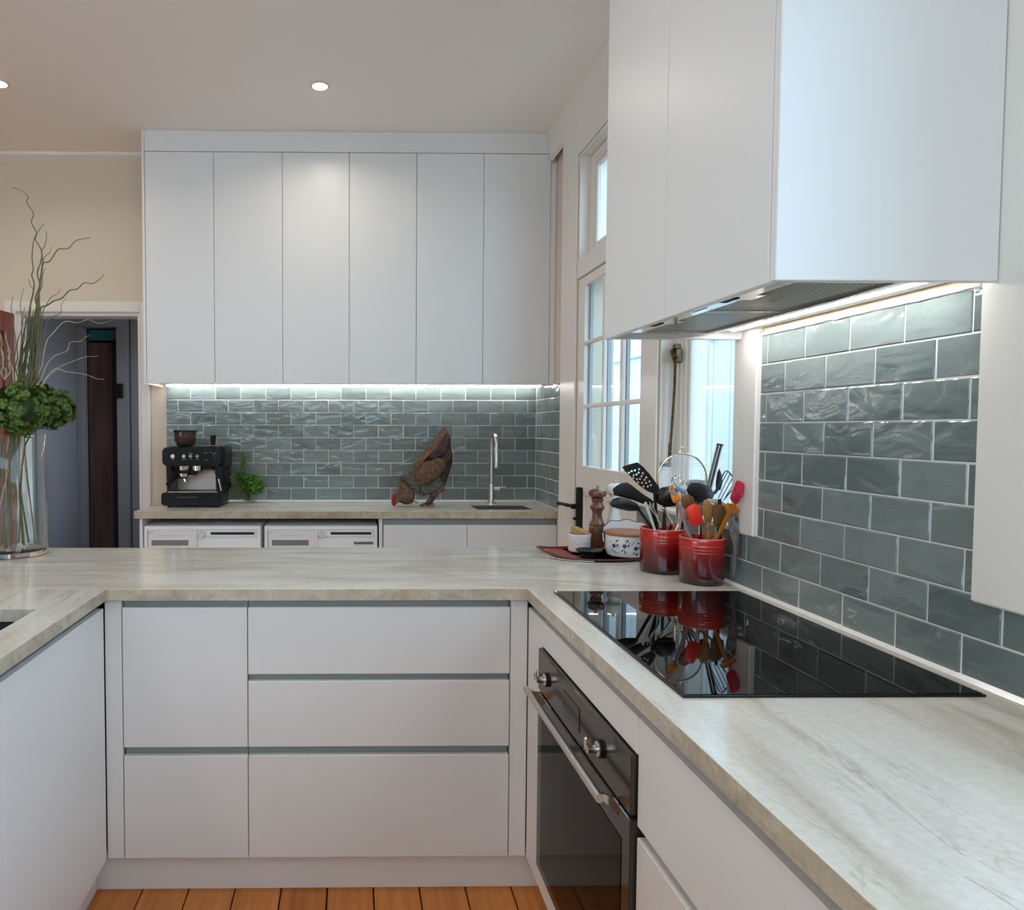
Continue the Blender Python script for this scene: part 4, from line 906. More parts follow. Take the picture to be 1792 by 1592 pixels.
# ---------------------------------------------------------------- glass vase with flowers and willow
VX, VY, VR = -1.212, 2.49, .122
va = thing('glass_vase', 'tall clear glass cylinder vase on the left worktop', 'vase', (VX, VY, .9))
MB().lathe([(0, .9247), (VR-.0065, .9247), (VR-.0065, .9262), (0, .9262)], (VX, VY, 0), 48).build('water_line', clear_wall, va) if 0 else None
MB().lathe([(0, .9014), (VR-.008, .9014), (VR-.0062, .906), (VR-.0062, .918), (VR-.02, .921), (0, .922)], (VX, VY, 0), 64).build('thick_base', vase_glass, va, smooth=60)
MB().lathe([(VR-.004, .9006), (VR, .905), (VR, 1.325), (VR-.0025, 1.329), (VR-.005, 1.325), (VR-.005, .926)], (VX, VY, 0), 64, cap=False).build('body', clear_wall, va, smooth=60)
def bloom(px, py, Y, R, label, n=900, tail=None):
    c_ = at(px, py, Y); t = thing('hydrangea_bloom', label, 'flower', c_-Vector((0, 0, R*.7)), group='green hydrangea heads in the vase')
    g = MB(); cl = [(rv(), random.uniform(.78, 1.0)) for _ in range(90)]
    for _ in range(n):
        k = random.choice(cl); v = (k[0]+rv()*.16).normalized()
        p = c_+Vector((v.x*R*1.08, v.y*R, v.z*R*.98))*k[1]*random.uniform(.85, 1.04)
        s_ = v.cross(rv()).normalized(); q = v.cross(s_); L = random.uniform(.0055, .009)
        for a in range(4):
            d = s_*cos(a*pi/2)+q*sin(a*pi/2); leaf_quad(g.bm, p, (d+v*random.uniform(0, .7)).normalized(), v, L, L*.95)
    f = g.build('petals', leaf_hyd, t); f['kind'] = 'stuff'
    MB().ball(c_, R*.5, 12, (1, 1, .95)).build('flower_core', stem_green, t)
    e = tail or (VX+random.uniform(-.06, .06), VY+random.uniform(-.05, .05), .93)
    MB().tube(smooth_path([c_-Vector((0, 0, R*.5)), Vector((VX+(c_.x-VX)*.35, VY+(c_.y-VY)*.35, 1.29)), Vector(e)]), .0032, 6).build('stem', stem_green, t)
bloom(38, 716, 2.40, .098, 'green hydrangea head at the front of the vase, facing the kitchen', 3400, (VX+.075, VY-.03, .945))
bloom(92, 716, 2.56, .078, 'green hydrangea head on the right side of the vase', 2300, (VX+.055, VY-.06, .95))
bloom(-28, 712, 2.46, .095, 'green hydrangea head cut by the photo left edge', 2000, (VX-.06, VY-.02, .93))
bloom(58, 698, 2.62, .080, 'green hydrangea head at the back of the bunch', 1500, (VX+.02, VY+.04, .93))
def G(x, y): return (x*320/1498, 300+y*340/1592)
def twig(pts, label, r=.0032, m=willow, Y=2.49, dy=.0, grp='curly willow stems in the vase', end=None):
    P = [at(*G(x_, y_), Y+dy*(1-i/(len(pts)))) for i, (x_, y_) in enumerate(pts)]
    P = smooth_path(P, 4); n = len(P)
    if end: P = P+smooth_path([P[-1], Vector((VX+.02+(end[0]-VX)*.2, VY+random.uniform(-.05, .05), 1.33)), Vector(end)], 5)[1:]
    n2 = len(P); t = thing('willow_branch', label, 'branch', P[-1], group=grp)
    MB().tube(P, [r*(.30+.7*min(1, i/n)) for i in range(n2)], 6).build('bark', m, t)
random.seed(21)
def be(): return (VX+random.uniform(-.07, .07), VY+random.uniform(-.07, .07), .93)
twig([(95, 128), (160, 150), (230, 205), (218, 255), (275, 345), (257, 415), (300, 505), (290, 555), (340, 650), (335, 740), (305, 830), (325, 930), (290, 1040), (310, 1150), (280, 1300), (250, 1500), (230, 1700)], 'tallest curly willow branch with a hooked tip', end=be())
twig([(360, 430), (320, 480), (300, 510), (275, 570), (262, 700), (272, 800), (260, 850), (280, 920), (270, 1000), (240, 1150), (230, 1400), (200, 1700)], 'curly willow branch running just left of the tallest', end=be())
twig([(378, 490), (380, 540), (365, 610), (340, 660), (350, 740), (340, 850), (325, 960), (300, 1100), (300, 1400), (280, 1700)], 'short-tipped willow branch rising behind the tallest', end=be(), dy=.05)
twig([(740, 545), (700, 548), (620, 568), (560, 630), (480, 636), (435, 695), (400, 740), (355, 752), (335, 860), (320, 980), (320, 1200), (290, 1700)], 'willow branch reaching right below the tallest tip', end=be())
twig([(848, 838), (830, 870), (760, 918), (690, 912), (635, 962), (570, 975), (510, 1035), (440, 1062), (380, 1100), (330, 1125), (310, 1300), (300, 1700)], 'long willow branch reaching furthest right over the doorway', end=be())
twig([(420, 615), (405, 665), (365, 700), (345, 760), (330, 900), (315, 1080), (280, 1400), (260, 1700)], 'thin willow branch forking between the two right-hand ones', r=.0024, end=be())
twig([(495, 962), (470, 1003), (420, 1030), (380, 1090), (350, 1160), (330, 1400), (300, 1700)], 'thin willow branch above the door head', r=.0022, end=be())
twig([(543, 1042), (505, 1085), (492, 1165), (430, 1190), (380, 1260), (350, 1500), (320, 1700)], 'short dark willow branch over the door head', r=.0022, end=be())
twig([(108, 1015), (92, 1110), (100, 1200), (130, 1400), (120, 1560), (160, 1750)], 'leftmost upright willow branch by the brown door', r=.0025, end=be())
twig([(194, 957), (165, 1090), (180, 1200), (175, 1400), (170, 1700)], 'upright willow branch left of the main cluster', r=.0024, end=be())
twig([(238, 880), (245, 930), (275, 985), (240, 1130), (220, 1350), (190, 1700)], 'willow branch with a short fork left of the main cluster', r=.0028, end=be())
twig([(370, 790), (350, 850), (345, 930), (318, 1010), (290, 1200), (300, 1500), (260, 1700)], 'willow branch in the middle of the cluster with a blunt tip', r=.0028, end=be())
twig([(925, 1213), (860, 1235), (800, 1245), (720, 1212), (640, 1240), (530, 1230), (430, 1330), (380, 1400), (340, 1600)], 'pale dry twig crossing the dark doorway, topmost', r=.0015, m=willow_pale, dy=-.05, end=be())
twig([(735, 1345), (700, 1355), (660, 1392), (575, 1400), (550, 1470), (450, 1510), (380, 1590), (340, 1700)], 'pale dry twig crossing the dark doorway, second from top', r=.0015, m=willow_pale, dy=-.05, end=be())
twig([(800, 1515), (690, 1522), (560, 1570), (500, 1595), (420, 1640), (360, 1720)], 'pale dry twig crossing the dark doorway, third from top', r=.0015, m=willow_pale, dy=-.05, end=be())
twig([(855, 1700), (800, 1700), (690, 1660), (540, 1640), (470, 1620), (380, 1700), (350, 1760)], 'pale dry twig crossing the dark doorway, lowest', r=.0015, m=willow_pale, dy=-.05, end=be())
for k in range(24):
    x0_ = random.uniform(200, 345); s_ = random.uniform(-.26, -.02); pts = []
    for j in range(9):
        yy = random.uniform(1080, 1180) if j == 0 else 1150+j*75
        pts.append((x0_+(yy-1150)*s_+random.uniform(-14, 14), yy))
    twig(pts, 'dense olive willow stem in the main cluster above the flowers', r=.0030, dy=random.uniform(-.06, .06), grp='dense willow stems above the flowers')
for k in range(8):
    x0_ = random.uniform(-30, 60); pts = [(x0_+random.uniform(-20, 30)+(j*6), 1310+j*55+random.uniform(-20, 20)) for j in range(8)]
    twig(pts, 'ochre weeping willow stem in front of the brown door', r=.0020, m=willow_pale if k % 2 else willow, grp='weeping willow stems by the brown door')

# ---------------------------------------------------------------- tray group on the peninsula
try_ = thing('serving_tray', 'red oval serving tray with a hand slot, on the peninsula', 'tray', (.87, 2.46, .9))
TCX, TCY, TA, TB = .868, 2.455, .205, .135
def tray_mesh(top):
    mb = MB(); n = 56
    def zf(x_): return .9045+.020*max(0, (abs(x_-TCX)/TA-.45)/.55)**2
    # hole near the left end
    hc_ = (TCX-TA+.032, TCY+.004)
    rings = []
    for s_ in (1.0, .94, .8, .6, .4, .2):
        rings.append([(TCX+TA*s_*cos(2*pi*k/n), TCY+TB*s_*sin(2*pi*k/n)) for k in range(n)])
    V = []
    for ri, R_ in enumerate(rings):
        V.append([mb.bm.verts.new((x_, y_, zf(x_)+(.004 if ri == 0 else 0))) for x_, y_ in R_])
    ctr = mb.bm.verts.new((TCX, TCY, zf(TCX)))
    for a, b_ in zip(V, V[1:]):
        for k in range(n):
            xs_ = (a[k].co.x+a[(k+1) % n].co.x+b_[k].co.x)/3; ys_ = (a[k].co.y+b_[(k+1) % n].co.y)/2
            if xs_ < TCX-TA*.80 and xs_ > TCX-TA*.945 and abs(ys_-TCY) < .045: continue
            mb.bm.faces.new((a[k], a[(k+1) % n], b_[(k+1) % n], b_[k]))
    for k in range(n): mb.bm.faces.new((V[-1][k], V[-1][(k+1) % n], ctr))
    g_ = mb.bm.faces[:]
    r_ = bmesh.ops.solidify(mb.bm, geom=g_, thickness=.003)
    return mb, V
mb, V = tray_mesh(True)
rim = [tuple(v.co) for v in V[0]]
trb = mb.build('tray_body', red_tray, try_)
MB().tube([Vector(p) for p in rim]+[Vector(rim[0])], .0032, 6, caps=False).build('rim', brown_rim, try_)
bd = MB()
for k in range(34):
    a = pi*(1.08+.34*k/34); bd.ball((TCX+(TA-.02)*1.02*cos(a), TCY+(TB)*1.04*sin(a), .9032), .0030, 6)
bt_ = bd.build('beaded_trivet_edge', chrome, None, label='row of small silvery beads under the front edge of the red tray', cat='trivet')
# ramekin with cork
rx, ry = .826, 2.50
rk = thing('ramekin', 'small white embossed pot with a tilted cork lid on the red tray', 'pot', (rx, ry, .906))
MB().lathe([(0, .9078), (.036, .9078), (.039, .911), (.0405, .96), (.042, .966), (.042, .971), (.039, .972), (.037, .966), (.036, .915), (0, .914)], (rx, ry, 0), 32).build('body', porcelain, rk)
sg = MB(); pts = []
for k in range(70):
    t = k/69; a = rad(-150+t*95); pts.append((rx+.0403*cos(a), ry+.0403*sin(a), .940+.0045*sin(t*34)+.003*sin(t*11)))
sg.tube(pts, .0007, 5); sg.build('embossed_script', mat('pink_grey_relief', (.45, .36, .36), .4), rk)
M = Matrix.Translation((rx+.003, ry, .974)) @ Matrix.Rotation(rad(22), 4, 'Y') @ Matrix.Rotation(rad(8), 4, 'X')
MB().lathe([(0, -.006), (.033, -.006), (.0365, .010), (.034, .013), (0, .014)], M=M, seg=28).build('cork_lid', cork, rk)
# dish with stick
dx_, dy_ = .826, 2.395
ds = thing('sauce_dish', 'tiny black footed dish with a thin wooden stick, at the tray front', 'dish', (dx_, dy_, .9055))
MB().lathe([(0, .9076), (.026, .9076), (.028, .916), (.042, .926), (.046, .931), (.044, .932), (.036, .925), (0, .920)], (dx_, dy_, 0), 28).build('bowl', mat('matt_black_ceramic', (.010, .014, .018), .35), ds)
MB().tube([(dx_+.006, dy_-.004, .9265), (dx_+.070, dy_+.012, .9375)], .0018, 6).build('stick', wood_lid, ds)
# mills
def mill(x_, y_, m, label, sc=1.0, prof=None):
    t = thing('pepper_mill', label, 'mill', (x_, y_, .906), group='turned grinders on the red tray')
    z = .9082
    P = [(r, z+h*sc) for r, h in prof]
    body = [p for p in P]
    return t, body
pp = [(0, 0), (.029, 0), (.0295, .01), (.029, .078), (.0295, .082), (.0265, .085), (.028, .088), (.0285, .093), (.024, .098), (.0185, .112), (.0165, .128), (.0185, .140), (.0255, .150), (.0262, .153), (.0255, .158), (.020, .165), (.0175, .172), (.0215, .180), (.0215, .186), (.0165, .1895), (0, .1895)]
t, P = mill(.906, 2.545, mill_wood, 'dark brown turned pepper mill on the red tray', 1.0, pp)
MB().lathe(P, (.906, 2.545, 0), 36).build('body', mill_wood, t)
hd_ = MB().lathe([(0, 1.098), (.019, 1.098), (.030, 1.104), (.0325, 1.114), (.029, 1.124), (.018, 1.130), (0, 1.131)], (.906, 2.545, 0), 36).build('head', mill_wood, t)
MB().lathe([(.003, 1.131), (.004, 1.135), (.006, 1.139), (.006, 1.143), (0, 1.144)], (.906, 2.545, 0), 16).build('knob', steel, t)
pw = [(0, 0), (.031, 0), (.0315, .01), (.031, .07), (.028, .09), (.020, .125), (.0175, .150), (.0235, .162), (.0245, .168), (.018, .172), (.0185, .176), (.016, .178), (.0175, .181), (.0175, .186), (0, .186)]
t, P = mill(.978, 2.565, white_mill, 'white turned grinder standing behind the dark pepper mill', 1.05, pw)
MB().lathe(P, (.978, 2.565, 0), 36).build('body', white_mill, t)
MB().lathe([(0, 1.1036), (.018, 1.1036), (.028, 1.112), (.0305, 1.126), (.027, 1.140), (.016, 1.148), (0, 1.149)], (.978, 2.565, 0), 36).build('head', white_mill, t)
MB().lathe([(.003, 1.149), (.004, 1.152), (.006, 1.156), (.006, 1.159), (0, 1.160)], (.978, 2.565, 0), 16).build('knob', steel, t)
# salt box
sx, sy, sr = .962, 2.405, .072
sb_ = thing('salt_pot', 'round blue and white floral pot with wooden lid on the red tray', 'pot', (sx, sy, .906))
MB().lathe([(0, .9082), (.058, .9082), (.067, .914), (sr+.001, .935), (sr, .982), (sr-.003, .986), (sr-.006, .982), (sr-.006, .920), (0, .918)], (sx, sy, 0), 48).build('body', porcelain, sb_)
MB().lathe([(0, .984), (sr+.002, .984), (sr+.004, .988), (sr+.002, .994), (0, .996)], (sx, sy, 0), 48).build('wooden_lid', wood_lid, sb_)
bk = MB(); n = 26; R1 = []; R2 = []
for k in range(n+1):
    a = rad(-28+196*k/n); t = abs(k/n-.5)*2
    h = .986+.036*(1-t**2.2)+.003*sin(k*1.1)
    for R_, r_ in ((R1, sr+.0045), (R2, sr+.0075)):
        R_.append([bk.bm.verts.new((sx+r_*cos(a), sy+r_*sin(a), .955)), bk.bm.verts.new((sx+r_*1.03*cos(a), sy+r_*1.03*sin(a), h))])
for R_ in (R1, R2):
    for a, b_ in zip(R_, R_[1:]): bk.bm.faces.new((a[0], b_[0], b_[1], a[1]))
for a, b_, c_, d_ in zip(R1, R1[1:], R2, R2[1:]): bk.bm.faces.new((a[1], b_[1], d_[1], c_[1])); bk.bm.faces.new((a[0], b_[0], d_[0], c_[0]))
for q in (0, -1): bk.bm.faces.new((R1[q][0], R1[q][1], R2[q][1], R2[q][0]))
bkt = [tuple((Vector(a[1].co)+Vector(b_[1].co))/2) for a, b_ in zip(R1, R2)]
bko = bk.build('scalloped_back', porcelain, sb_)
MB().tube([Vector(p)+Vector((0, 0, .001)) for p in bkt], .0016, 6).build('blue_edge_line', blue_ink, bko)
pt = MB(); pg_ = MB(); random.seed(5)
def patch(mb, th, z_, a_, b_, ang_):
    a_ *= 1.35; b_ *= 1.5
    ctr = mb.bm.verts.new((sx+(sr+.0016)*cos(th), sy+(sr+.0016)*sin(th), z_)); rr = []
    for k in range(8):
        u = a_*cos(k*pi/4); v = b_*sin(k*pi/4); uu = u*cos(ang_)-v*sin(ang_); vv = u*sin(ang_)+v*cos(ang_)
        t_ = th+uu/sr; rr.append(mb.bm.verts.new((sx+(sr+.0014)*cos(t_), sy+(sr+.0014)*sin(t_), z_+vv)))
    for k in range(8): mb.bm.faces.new((ctr, rr[k], rr[(k+1) % 8]))
for th0, z0_ in ((-2.05, .952), (-1.55, .945), (-1.05, .955), (-.6, .95), (-2.55, .95)):
    for k in range(5): patch(pt, th0+.06*cos(k*1.257), z0_+.0045*sin(k*1.257), .0032, .0017, k*1.257)
    patch(pt, th0+.13, z0_+.018, .003, .002, .6); patch(pt, th0-.10, z0_-.016, .0045, .0012, .9); patch(pt, th0+.03, z0_-.020, .0045, .0012, 2.1)
    for k in range(6): patch(pt, th0+random.uniform(-.24, .24), z0_+random.uniform(-.024, .024), .0032, .0008, random.uniform(0, 3))
    patch(pg_, th0+.16, z0_+.004, .0045, .0013, .5); patch(pg_, th0+.18, z0_+.0, .0045, .0012, 1.2)
pt.build('blue_floral_pattern', blue_ink, sb_); pg_.build('green_leaf_pattern', green_ink, sb_)

# ---------------------------------------------------------------- red crocks
def crock(cx_, cy_, r_, top, label):
    t = thing('utensil_crock', label, 'crock', (cx_, cy_, .9), group='red utensil crocks')
    z = .9005; P = [(0, z), (r_-.006, z), (r_-.001, z+.004), (r_, z+.012), (r_, top-.046)]
    for k in range(3):
        zz = top-.045+k*.009; P += [(r_, zz), (r_+.0012, zz+.0022), (r_+.0012, zz+.0045), (r_, zz+.0065)]
    P += [(r_, top-.015), (r_, top-.002), (r_-.001, top), (r_-.003, top), (r_-.004, top-.003), (r_-.004, z+.008), (0, z+.008)]
    MB().lathe(P, (cx_, cy_, 0), 56).build('body', crock_red, t, smooth=50)
    MB().lathe([(r_-.0012, top+.0002), (r_-.0002, top-.001), (r_-.0012, top+.0012), (r_-.0032, top+.0012), (r_-.0032, top+.0002)], (cx_, cy_, 0), 56, cap=False).build('rim', mat('pale_enamel_rim', (.55, .30, .25), .3), t)
    return t
CA = (.985, 2.182, .066); CB = (1.030, 2.022, .0615)
crock(*CA, 1.038, 'larger red enamel crock, left one, packed with black utensils')
crock(*CB, 1.034, 'smaller red enamel crock, right one, with wooden and silicone tools')

def into(C, p, zb=.915):
    """foot of a handle inside crock C for a tool whose head is at p"""
    dx, dy = C[0]-p.x, C[1]-p.y; L = math.hypot(dx, dy) or 1; k = min(C[2]-.022, .04)
    return Vector((C[0]+dx/L*k, C[1]+dy/L*k, zb))
def mouth(C, p):
    """where it passes the rim"""
    dx, dy = p.x-C[0], p.y-C[1]; L = math.hypot(dx, dy) or 1; k = min(L, C[2]-.016)
    return Vector((C[0]+dx/L*k, C[1]+dy/L*k, 1.034))
def E_(x, y): return (1080+x*240/1792, 770+y*160/1195)   # reading grid of the utensils
GA, GB = 'kitchen tools in the left red crock', 'kitchen tools in the right red crock'
def tool(name, label, outline, Y, m, hm, neck, C, grp, r=.0055, bulge=.006, steps=3, headname='head', cat='utensil', flat=1):
    nk = at(*E_(*neck), Y); t = thing(name, label, cat, into(C, nk), group=grp)
    pts = [at(*E_(*p), Y) for p in outline]
    MB().pillow(pts, bulge, steps=steps, edge=.002).build(headname, m, t)
    MB().tube([nk, mouth(C, nk), into(C, nk)], [r*.8, r, r], 8).build('handle', hm, t)
    return t
# slotted turner
Y = 2.13
nk = at(*E_(500, 690), Y); t = thing('slotted_turner', 'black slotted turner leaning left with white daylight through its holes', 'utensil', into(CA, nk), group=GA)
org = at(*E_(300, 480), Y)
def loc(p): q = at(*E_(*p), Y)-org; return (q.x, q.z)
out = [loc(p) for p in ((65, 350), (160, 315), (265, 290), (340, 350), (430, 450), (510, 560), (548, 640), (520, 690), (480, 700), (400, 670), (300, 600), (200, 500), (110, 410))]
holes = []
for hx_, hy_, an in ((155, 425, 0), (190, 405, 0), (232, 395, 0), (288, 380, 0), (215, 460, 0), (252, 450, 0), (282, 425, 0), (335, 432, 0), (210, 495, 0), (258, 512, 0), (298, 508, 0), (318, 470, 0), (380, 487, 0), (275, 553, 0), (325, 558, 0), (358, 518, 0), (345, 605, 0), (378, 560, 0), (422, 540, 0), (400, 605, 0), (440, 587, 0)):
    c_ = loc((hx_, hy_)); holes.append([(c_[0]+.0034*cos(a), c_[1]+.0034*sin(a)) for a in [k*pi/4 for k in range(8)]])
plate(out, holes, .0018, Matrix.Translation(org) @ FACE, black_nylon, 'slotted_blade', t)
MB().tube([at(*E_(490, 670), Y), mouth(CA, nk), into(CA, nk)], .005, 8).build('handle', black_nylon, t)
tool('turner', 'broad black turner pointing left, below the slotted one', [(-60, 640), (0, 590), (60, 560), (130, 552), (190, 590), (330, 700), (440, 770), (480, 810), (440, 850), (330, 830), (200, 780), (60, 745), (-40, 720)], 2.12, black_nylon, black_nylon, (440, 810), CA, GA, bulge=.004)
tool('serving_spoon', 'black serving spoon lowest on the left of the crock', [(-100, 830), (-60, 770), (20, 745), (150, 770), (260, 830), (310, 900), (260, 925), (140, 925), (20, 900), (-70, 870)], 2.105, black_nylon, black_nylon, (280, 905), CA, GA, bulge=.010)
tool('ladle', 'black rounded ladle bowl above the left crock rim', [(490, 730), (520, 670), (580, 620), (680, 600), (760, 620), (800, 700), (800, 800), (760, 860), (660, 875), (560, 850), (500, 800)], 2.14, black_nylon, black_nylon, (620, 850), CA, GA, bulge=.022, steps=4)
tool('flat_spatula', 'black rounded square spatula standing above both crocks', [(930, 590), (970, 555), (1080, 560), (1200, 600), (1245, 650), (1255, 740), (1230, 800), (1150, 830), (1040, 800), (940, 720), (905, 660)], 2.15, black_nylon, black_nylon, (1020, 780), CA, GA, bulge=.006)
tool('black_spoon', 'dark spoon edge standing behind the chrome tongs', [(1290, 560), (1310, 420), (1335, 370), (1365, 450), (1375, 560), (1350, 650), (1290, 660)], 2.235, black_nylon, black_nylon, (1310, 650), CA, GA, bulge=.008)
# strainer
Y = 2.20
sc_ = at(1193.5, 838, Y); t = thing('strainer', 'round steel mesh strainer standing behind the tools, in the left crock', 'strainer', into(CA, sc_), group=GA)
RS = 45*Y/F
rg = [sc_+Vector((RS*cos(2*pi*k/48), .004*cos(2*pi*k/48), RS*sin(2*pi*k/48))) for k in range(49)]
MB().tube(rg, .0030, 8, caps=False).build('ring', mat('brassy_steel', (.62, .52, .36), .25, metal=1), t)
ms = MB(); N_ = 15
def dome(u, v):
    rr = min(1, math.hypot(u, v)); return sc_+Vector((RS*u, .035*math.sqrt(max(0, 1-rr*rr)), RS*v))
for k in range(-N_, N_+1):
    c0 = k/(N_+.5); ln = math.sqrt(1-c0*c0)
    for sw2 in (0, 1):
        P = [dome(*((c0, ln*q) if sw2 else (ln*q, c0))) for q in [j/7 for j in range(-7, 8)]]
        ms.tube(P, .0004, 3, caps=False)
q = ms.build('wire_mesh', chrome, t); q['kind'] = 'stuff'
MB().tube(smooth_path([sc_+Vector((-.010, 0, RS)), sc_+Vector((-.006, 0, RS+.014)), sc_+Vector((0, 0, RS+.019)), sc_+Vector((.006, 0, RS+.014)), sc_+Vector((.009, 0, RS))]), .0014, 6).build('hanging_loop', chrome, t)
MB().tube([sc_+Vector((0, 0, -RS)), mouth(CA, sc_), into(CA, sc_)], .004, 8).build('handle', chrome, t)
# chrome tongs / tube
Y = 2.17
a = at(*E_(1205, 610), Y); b_ = at(*E_(1345, 55), Y); t = thing('chrome_tongs', 'tall chrome channel-shaped tongs pointing up right', 'tongs', into(CA, a), group=GA)
dr = (b_-a).normalized()
for off, nm in ((-.0048, 'arm'), (.0048, 'arm')):
    s_ = dr.cross(Vector((0, 1, 0))).normalized()*off
    MB().tube([b_+s_, a+s_, mouth(CA, a)+s_*.3, into(CA, a)+s_*.3], [.0052, .0048, .004, .004], 10).build(nm, dark_chrome, t)
MB().tube([b_-dr*.003, b_+dr*.001], .0102, 14).build('end_cap', black_plastic, t)
# scissors-like grips and peelers at left
def bar(name, label, p0, p1, Y, m, C, grp, r=.004, cat='utensil', part='grip'):
    a = at(*E_(*p0), Y); b_ = at(*E_(*p1), Y); t = thing(name, label, cat, into(C, b_), group=grp)
    MB().tube([a, b_, into(C, b_)], [r, r, r*.8], 8).build(part, m, t); MB().ball(a, r*1.15, 8).build('end', m, t); return t
bar('peeler', 'cream handled peeler at the left edge of the left crock', (370, 825), (455, 1060), 2.118, white_plastic, CA, GA, .0042)
bar('kitchen_shears', 'steel shear blade beside the cream handled peeler', (420, 815), (560, 1075), 2.122, chrome, CA, GA, .0045)
bar('whisk', 'bright wire whisk handle deep in the left crock', (600, 890), (720, 1080), 2.135, chrome, CA, GA, .005)
wk = MB(); c_ = at(*E_(790, 520), 2.19)
for k in range(6):
    a = k*pi/6; P = [c_+Vector((.018*sin(q)*cos(a), .018*sin(q)*sin(a), .020*cos(q)-.004)) for q in [pi*j/10*1.5-pi*.75 for j in range(11)]]; wk.tube(P, .0009, 5)
t = thing('balloon_whisk', 'small wire balloon whisk head seen through the strainer', 'whisk', into(CA, c_), group=GA); wk.build('wires', chrome, t); MB().tube([c_-Vector((0, 0, .018)), mouth(CA, c_), into(CA, c_)], .004, 8).build('handle', chrome, t)
tool('clear_spatula', 'translucent blue spatula between ladle and black spatula', [(755, 565), (800, 590), (900, 660), (905, 700), (850, 700), (780, 650)], 2.16, mat('blue_translucent', (.30, .42, .55), .2), steel, (860, 690), CA, GA, bulge=.003)
tool('grey_spatula', 'grey translucent scraper in front of the strainer', [(890, 570), (940, 520), (1040, 512), (1150, 530), (1170, 580), (1100, 640), (950, 640)], 2.19, mat('grey_translucent', (.32, .33, .34), .3), steel, (1000, 630), CA, GA, bulge=.003)
# black wire fish slice
Y = 1.995
c0 = at(*E_(1390, 790), Y); t = thing('wire_fish_slice', 'black wire fish slice with parallel bars, right of the chrome tongs', 'utensil', into(CB, c0), group=GB)
wf = MB(); O = [(1250, 740), (1330, 560), (1400, 420), (1430, 398), (1465, 420), (1550, 540), (1530, 620), (1400, 770)]
wf.tube([at(*E_(*p), Y) for p in O], .0016, 6)
for (a1, a2), (b1, b2) in (((1445, 410), (1290, 700)), ((1475, 440), (1320, 760)), ((1510, 490), (1350, 780)), ((1540, 540), (1390, 790))): wf.tube([at(*E_(a1, a2), Y), at(*E_(b1, b2), Y)], .0012, 5)
wf.build('wires', black_nylon, t); MB().tube([at(*E_(1340, 770), Y), mouth(CB, c0), into(CB, c0)], .005, 8).build('handle', black_nylon, t)
# right crock
t = tool('basting_brush', 'orange silicone brush with a clear mauve handle leaning left', [(695, 700), (800, 680), (830, 760), (825, 800), (745, 825), (715, 780)], 1.985, orange_sil, mauve, (790, 810), CB, GB, r=.0055, bulge=.006)
MB().tube([at(*E_(715, 660), 1.985), at(*E_(755, 720), 1.985)], [.0075, .0085], 8).build('bristles', mauve, t); MB().tube(smooth_path([at(*E_(690, 670), 1.985), at(*E_(690, 610), 1.985), at(*E_(720, 600), 1.985), at(*E_(745, 650), 1.985)]), .0022, 6).build('loop', orange_sil, t)
tool('red_spatula', 'bright red silicone spatula at the front of the right crock', [(905, 900), (935, 865), (1010, 828), (1045, 840), (1075, 900), (1132, 1070), (1125, 1090), (985, 1135), (960, 1120), (930, 1010)], 1.975, red_sil, chrome, (1085, 1110), CB, GB, r=.0052, bulge=.007)
tool('brown_spatula', 'brown silicone spatula at the right of the right crock', [(1255, 850), (1290, 832), (1380, 850), (1430, 900), (1435, 1020), (1420, 1110), (1370, 1145), (1290, 1140), (1255, 1100)], 1.99, brown_sil, black_nylon, (1340, 1140), CB, GB, r=.008, bulge=.004)
tool('wooden_spoon', 'honey wooden spoon with a dark bowl leaning left in the right crock', [(835, 790), (860, 730), (920, 700), (990, 740), (1020, 830), (1000, 900), (930, 930), (860, 880)], 2.02, brown_sil, spoon_wood, (890, 905), CB, GB, r=.006, bulge=.006)
tool('wooden_spatula', 'flat yellow wood spatula behind the red one', [(1040, 850), (1105, 845), (1115, 960), (1110, 1080), (1060, 1080), (1045, 960)], 2.01, spoon_wood, spoon_wood, (1085, 1070), CB, GB, r=.0065, bulge=.003)
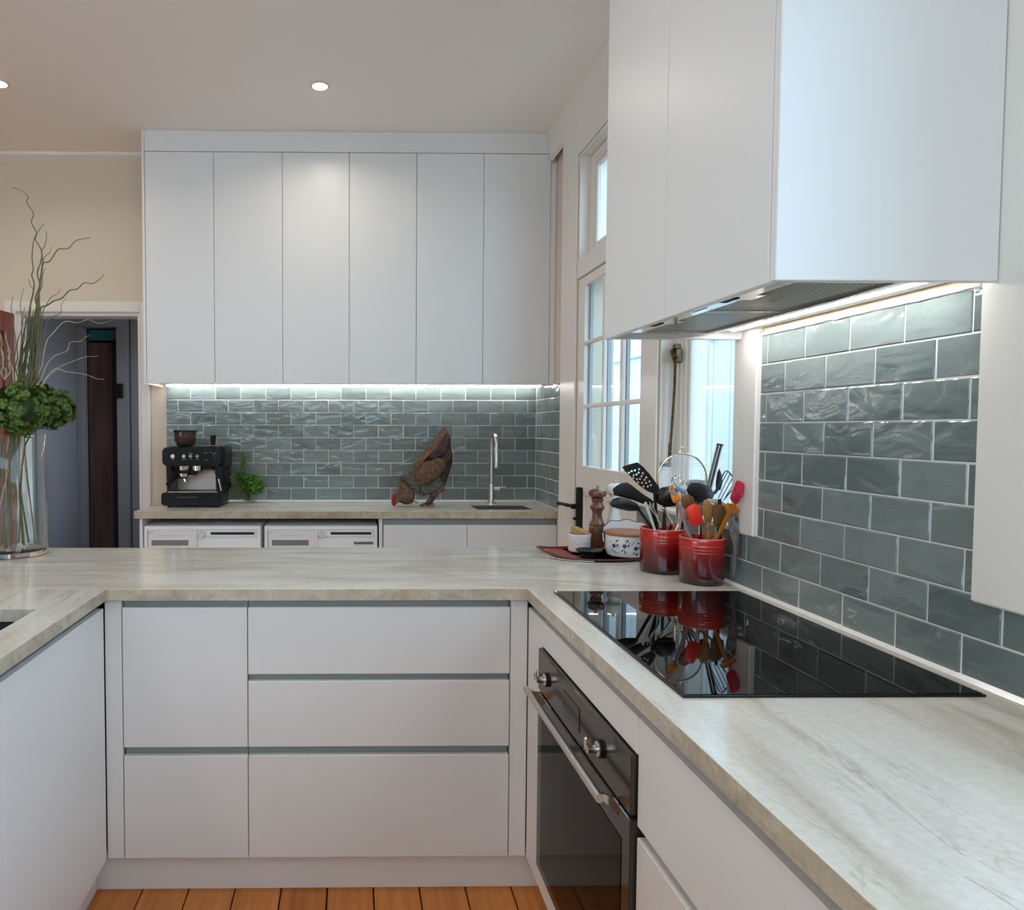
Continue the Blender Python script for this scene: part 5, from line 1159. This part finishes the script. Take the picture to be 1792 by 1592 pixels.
tool('speckled_spatula', 'brown speckled handle upright in the middle of the right crock', [(1115, 830), (1140, 780), (1190, 790), (1250, 850), (1255, 960), (1225, 1080), (1150, 1080), (1120, 950)], 2.0, spoon_wood, spoon_wood, (1190, 1070), CB, GB, r=.008, bulge=.006)
tool('pale_spatula', 'pale green edged spatula behind the brown one', [(1150, 790), (1190, 765), (1300, 770), (1390, 810), (1430, 860), (1430, 890), (1380, 880), (1250, 820)], 2.015, pale_green, steel, (1300, 850), CB, GB, r=.004, bulge=.003)
tool('amber_spoon', 'amber coloured spoon low beside the window casing', [(1390, 840), (1450, 820), (1540, 850), (1600, 920), (1580, 960), (1480, 970), (1430, 940)], 1.95, amber, amber, (1450, 950), CB, GB, r=.005, bulge=.005)
t = tool('pastry_brush', 'crimson silicone brush head at the far right of the tools', [(1475, 760), (1490, 700), (1545, 560), (1570, 525), (1620, 540), (1660, 580), (1655, 650), (1625, 740), (1590, 820), (1550, 840), (1500, 800)], 1.935, crimson_sil, amber, (1540, 830), CB, GB, r=.005, bulge=.009)
rb = MB()
for (x0_, y0_), (x1_, y1_) in (((1555, 550), (1510, 700)), ((1590, 545), (1545, 715)), ((1625, 565), (1580, 725)), ((1645, 610), (1610, 730))): rb.tube([at(*E_(x0_, y0_), 1.926), at(*E_(x1_, y1_), 1.926)], .0022, 6)
rb.build('bristle_ridges', crimson_sil, t)
# grey mottled tool propped between crock and tiles
t = thing('weathered_scoop', 'mottled grey tapering tool propped between the right crock and the tiles', 'utensil', (1.10, 1.985, .905))
def Q_(x, y): return (1100+x*220/1792, 860+y*180/1466)
MB().pillow([at(*Q_(*p), 1.955) for p in ((1420, 330), (1470, 305), (1540, 305), (1590, 350), (1595, 520), (1575, 700), (1550, 900), (1530, 1080), (1510, 1215), (1480, 1215), (1485, 1100), (1500, 900), (1490, 760), (1440, 600), (1418, 450))], .0045, steps=3).build('body', grey_weathered, t)
MB().tube([at(*Q_(1535, 360), 1.949), at(*Q_(1540, 420), 1.949)], .0022, 6).build('rivet', dark_gap, t)
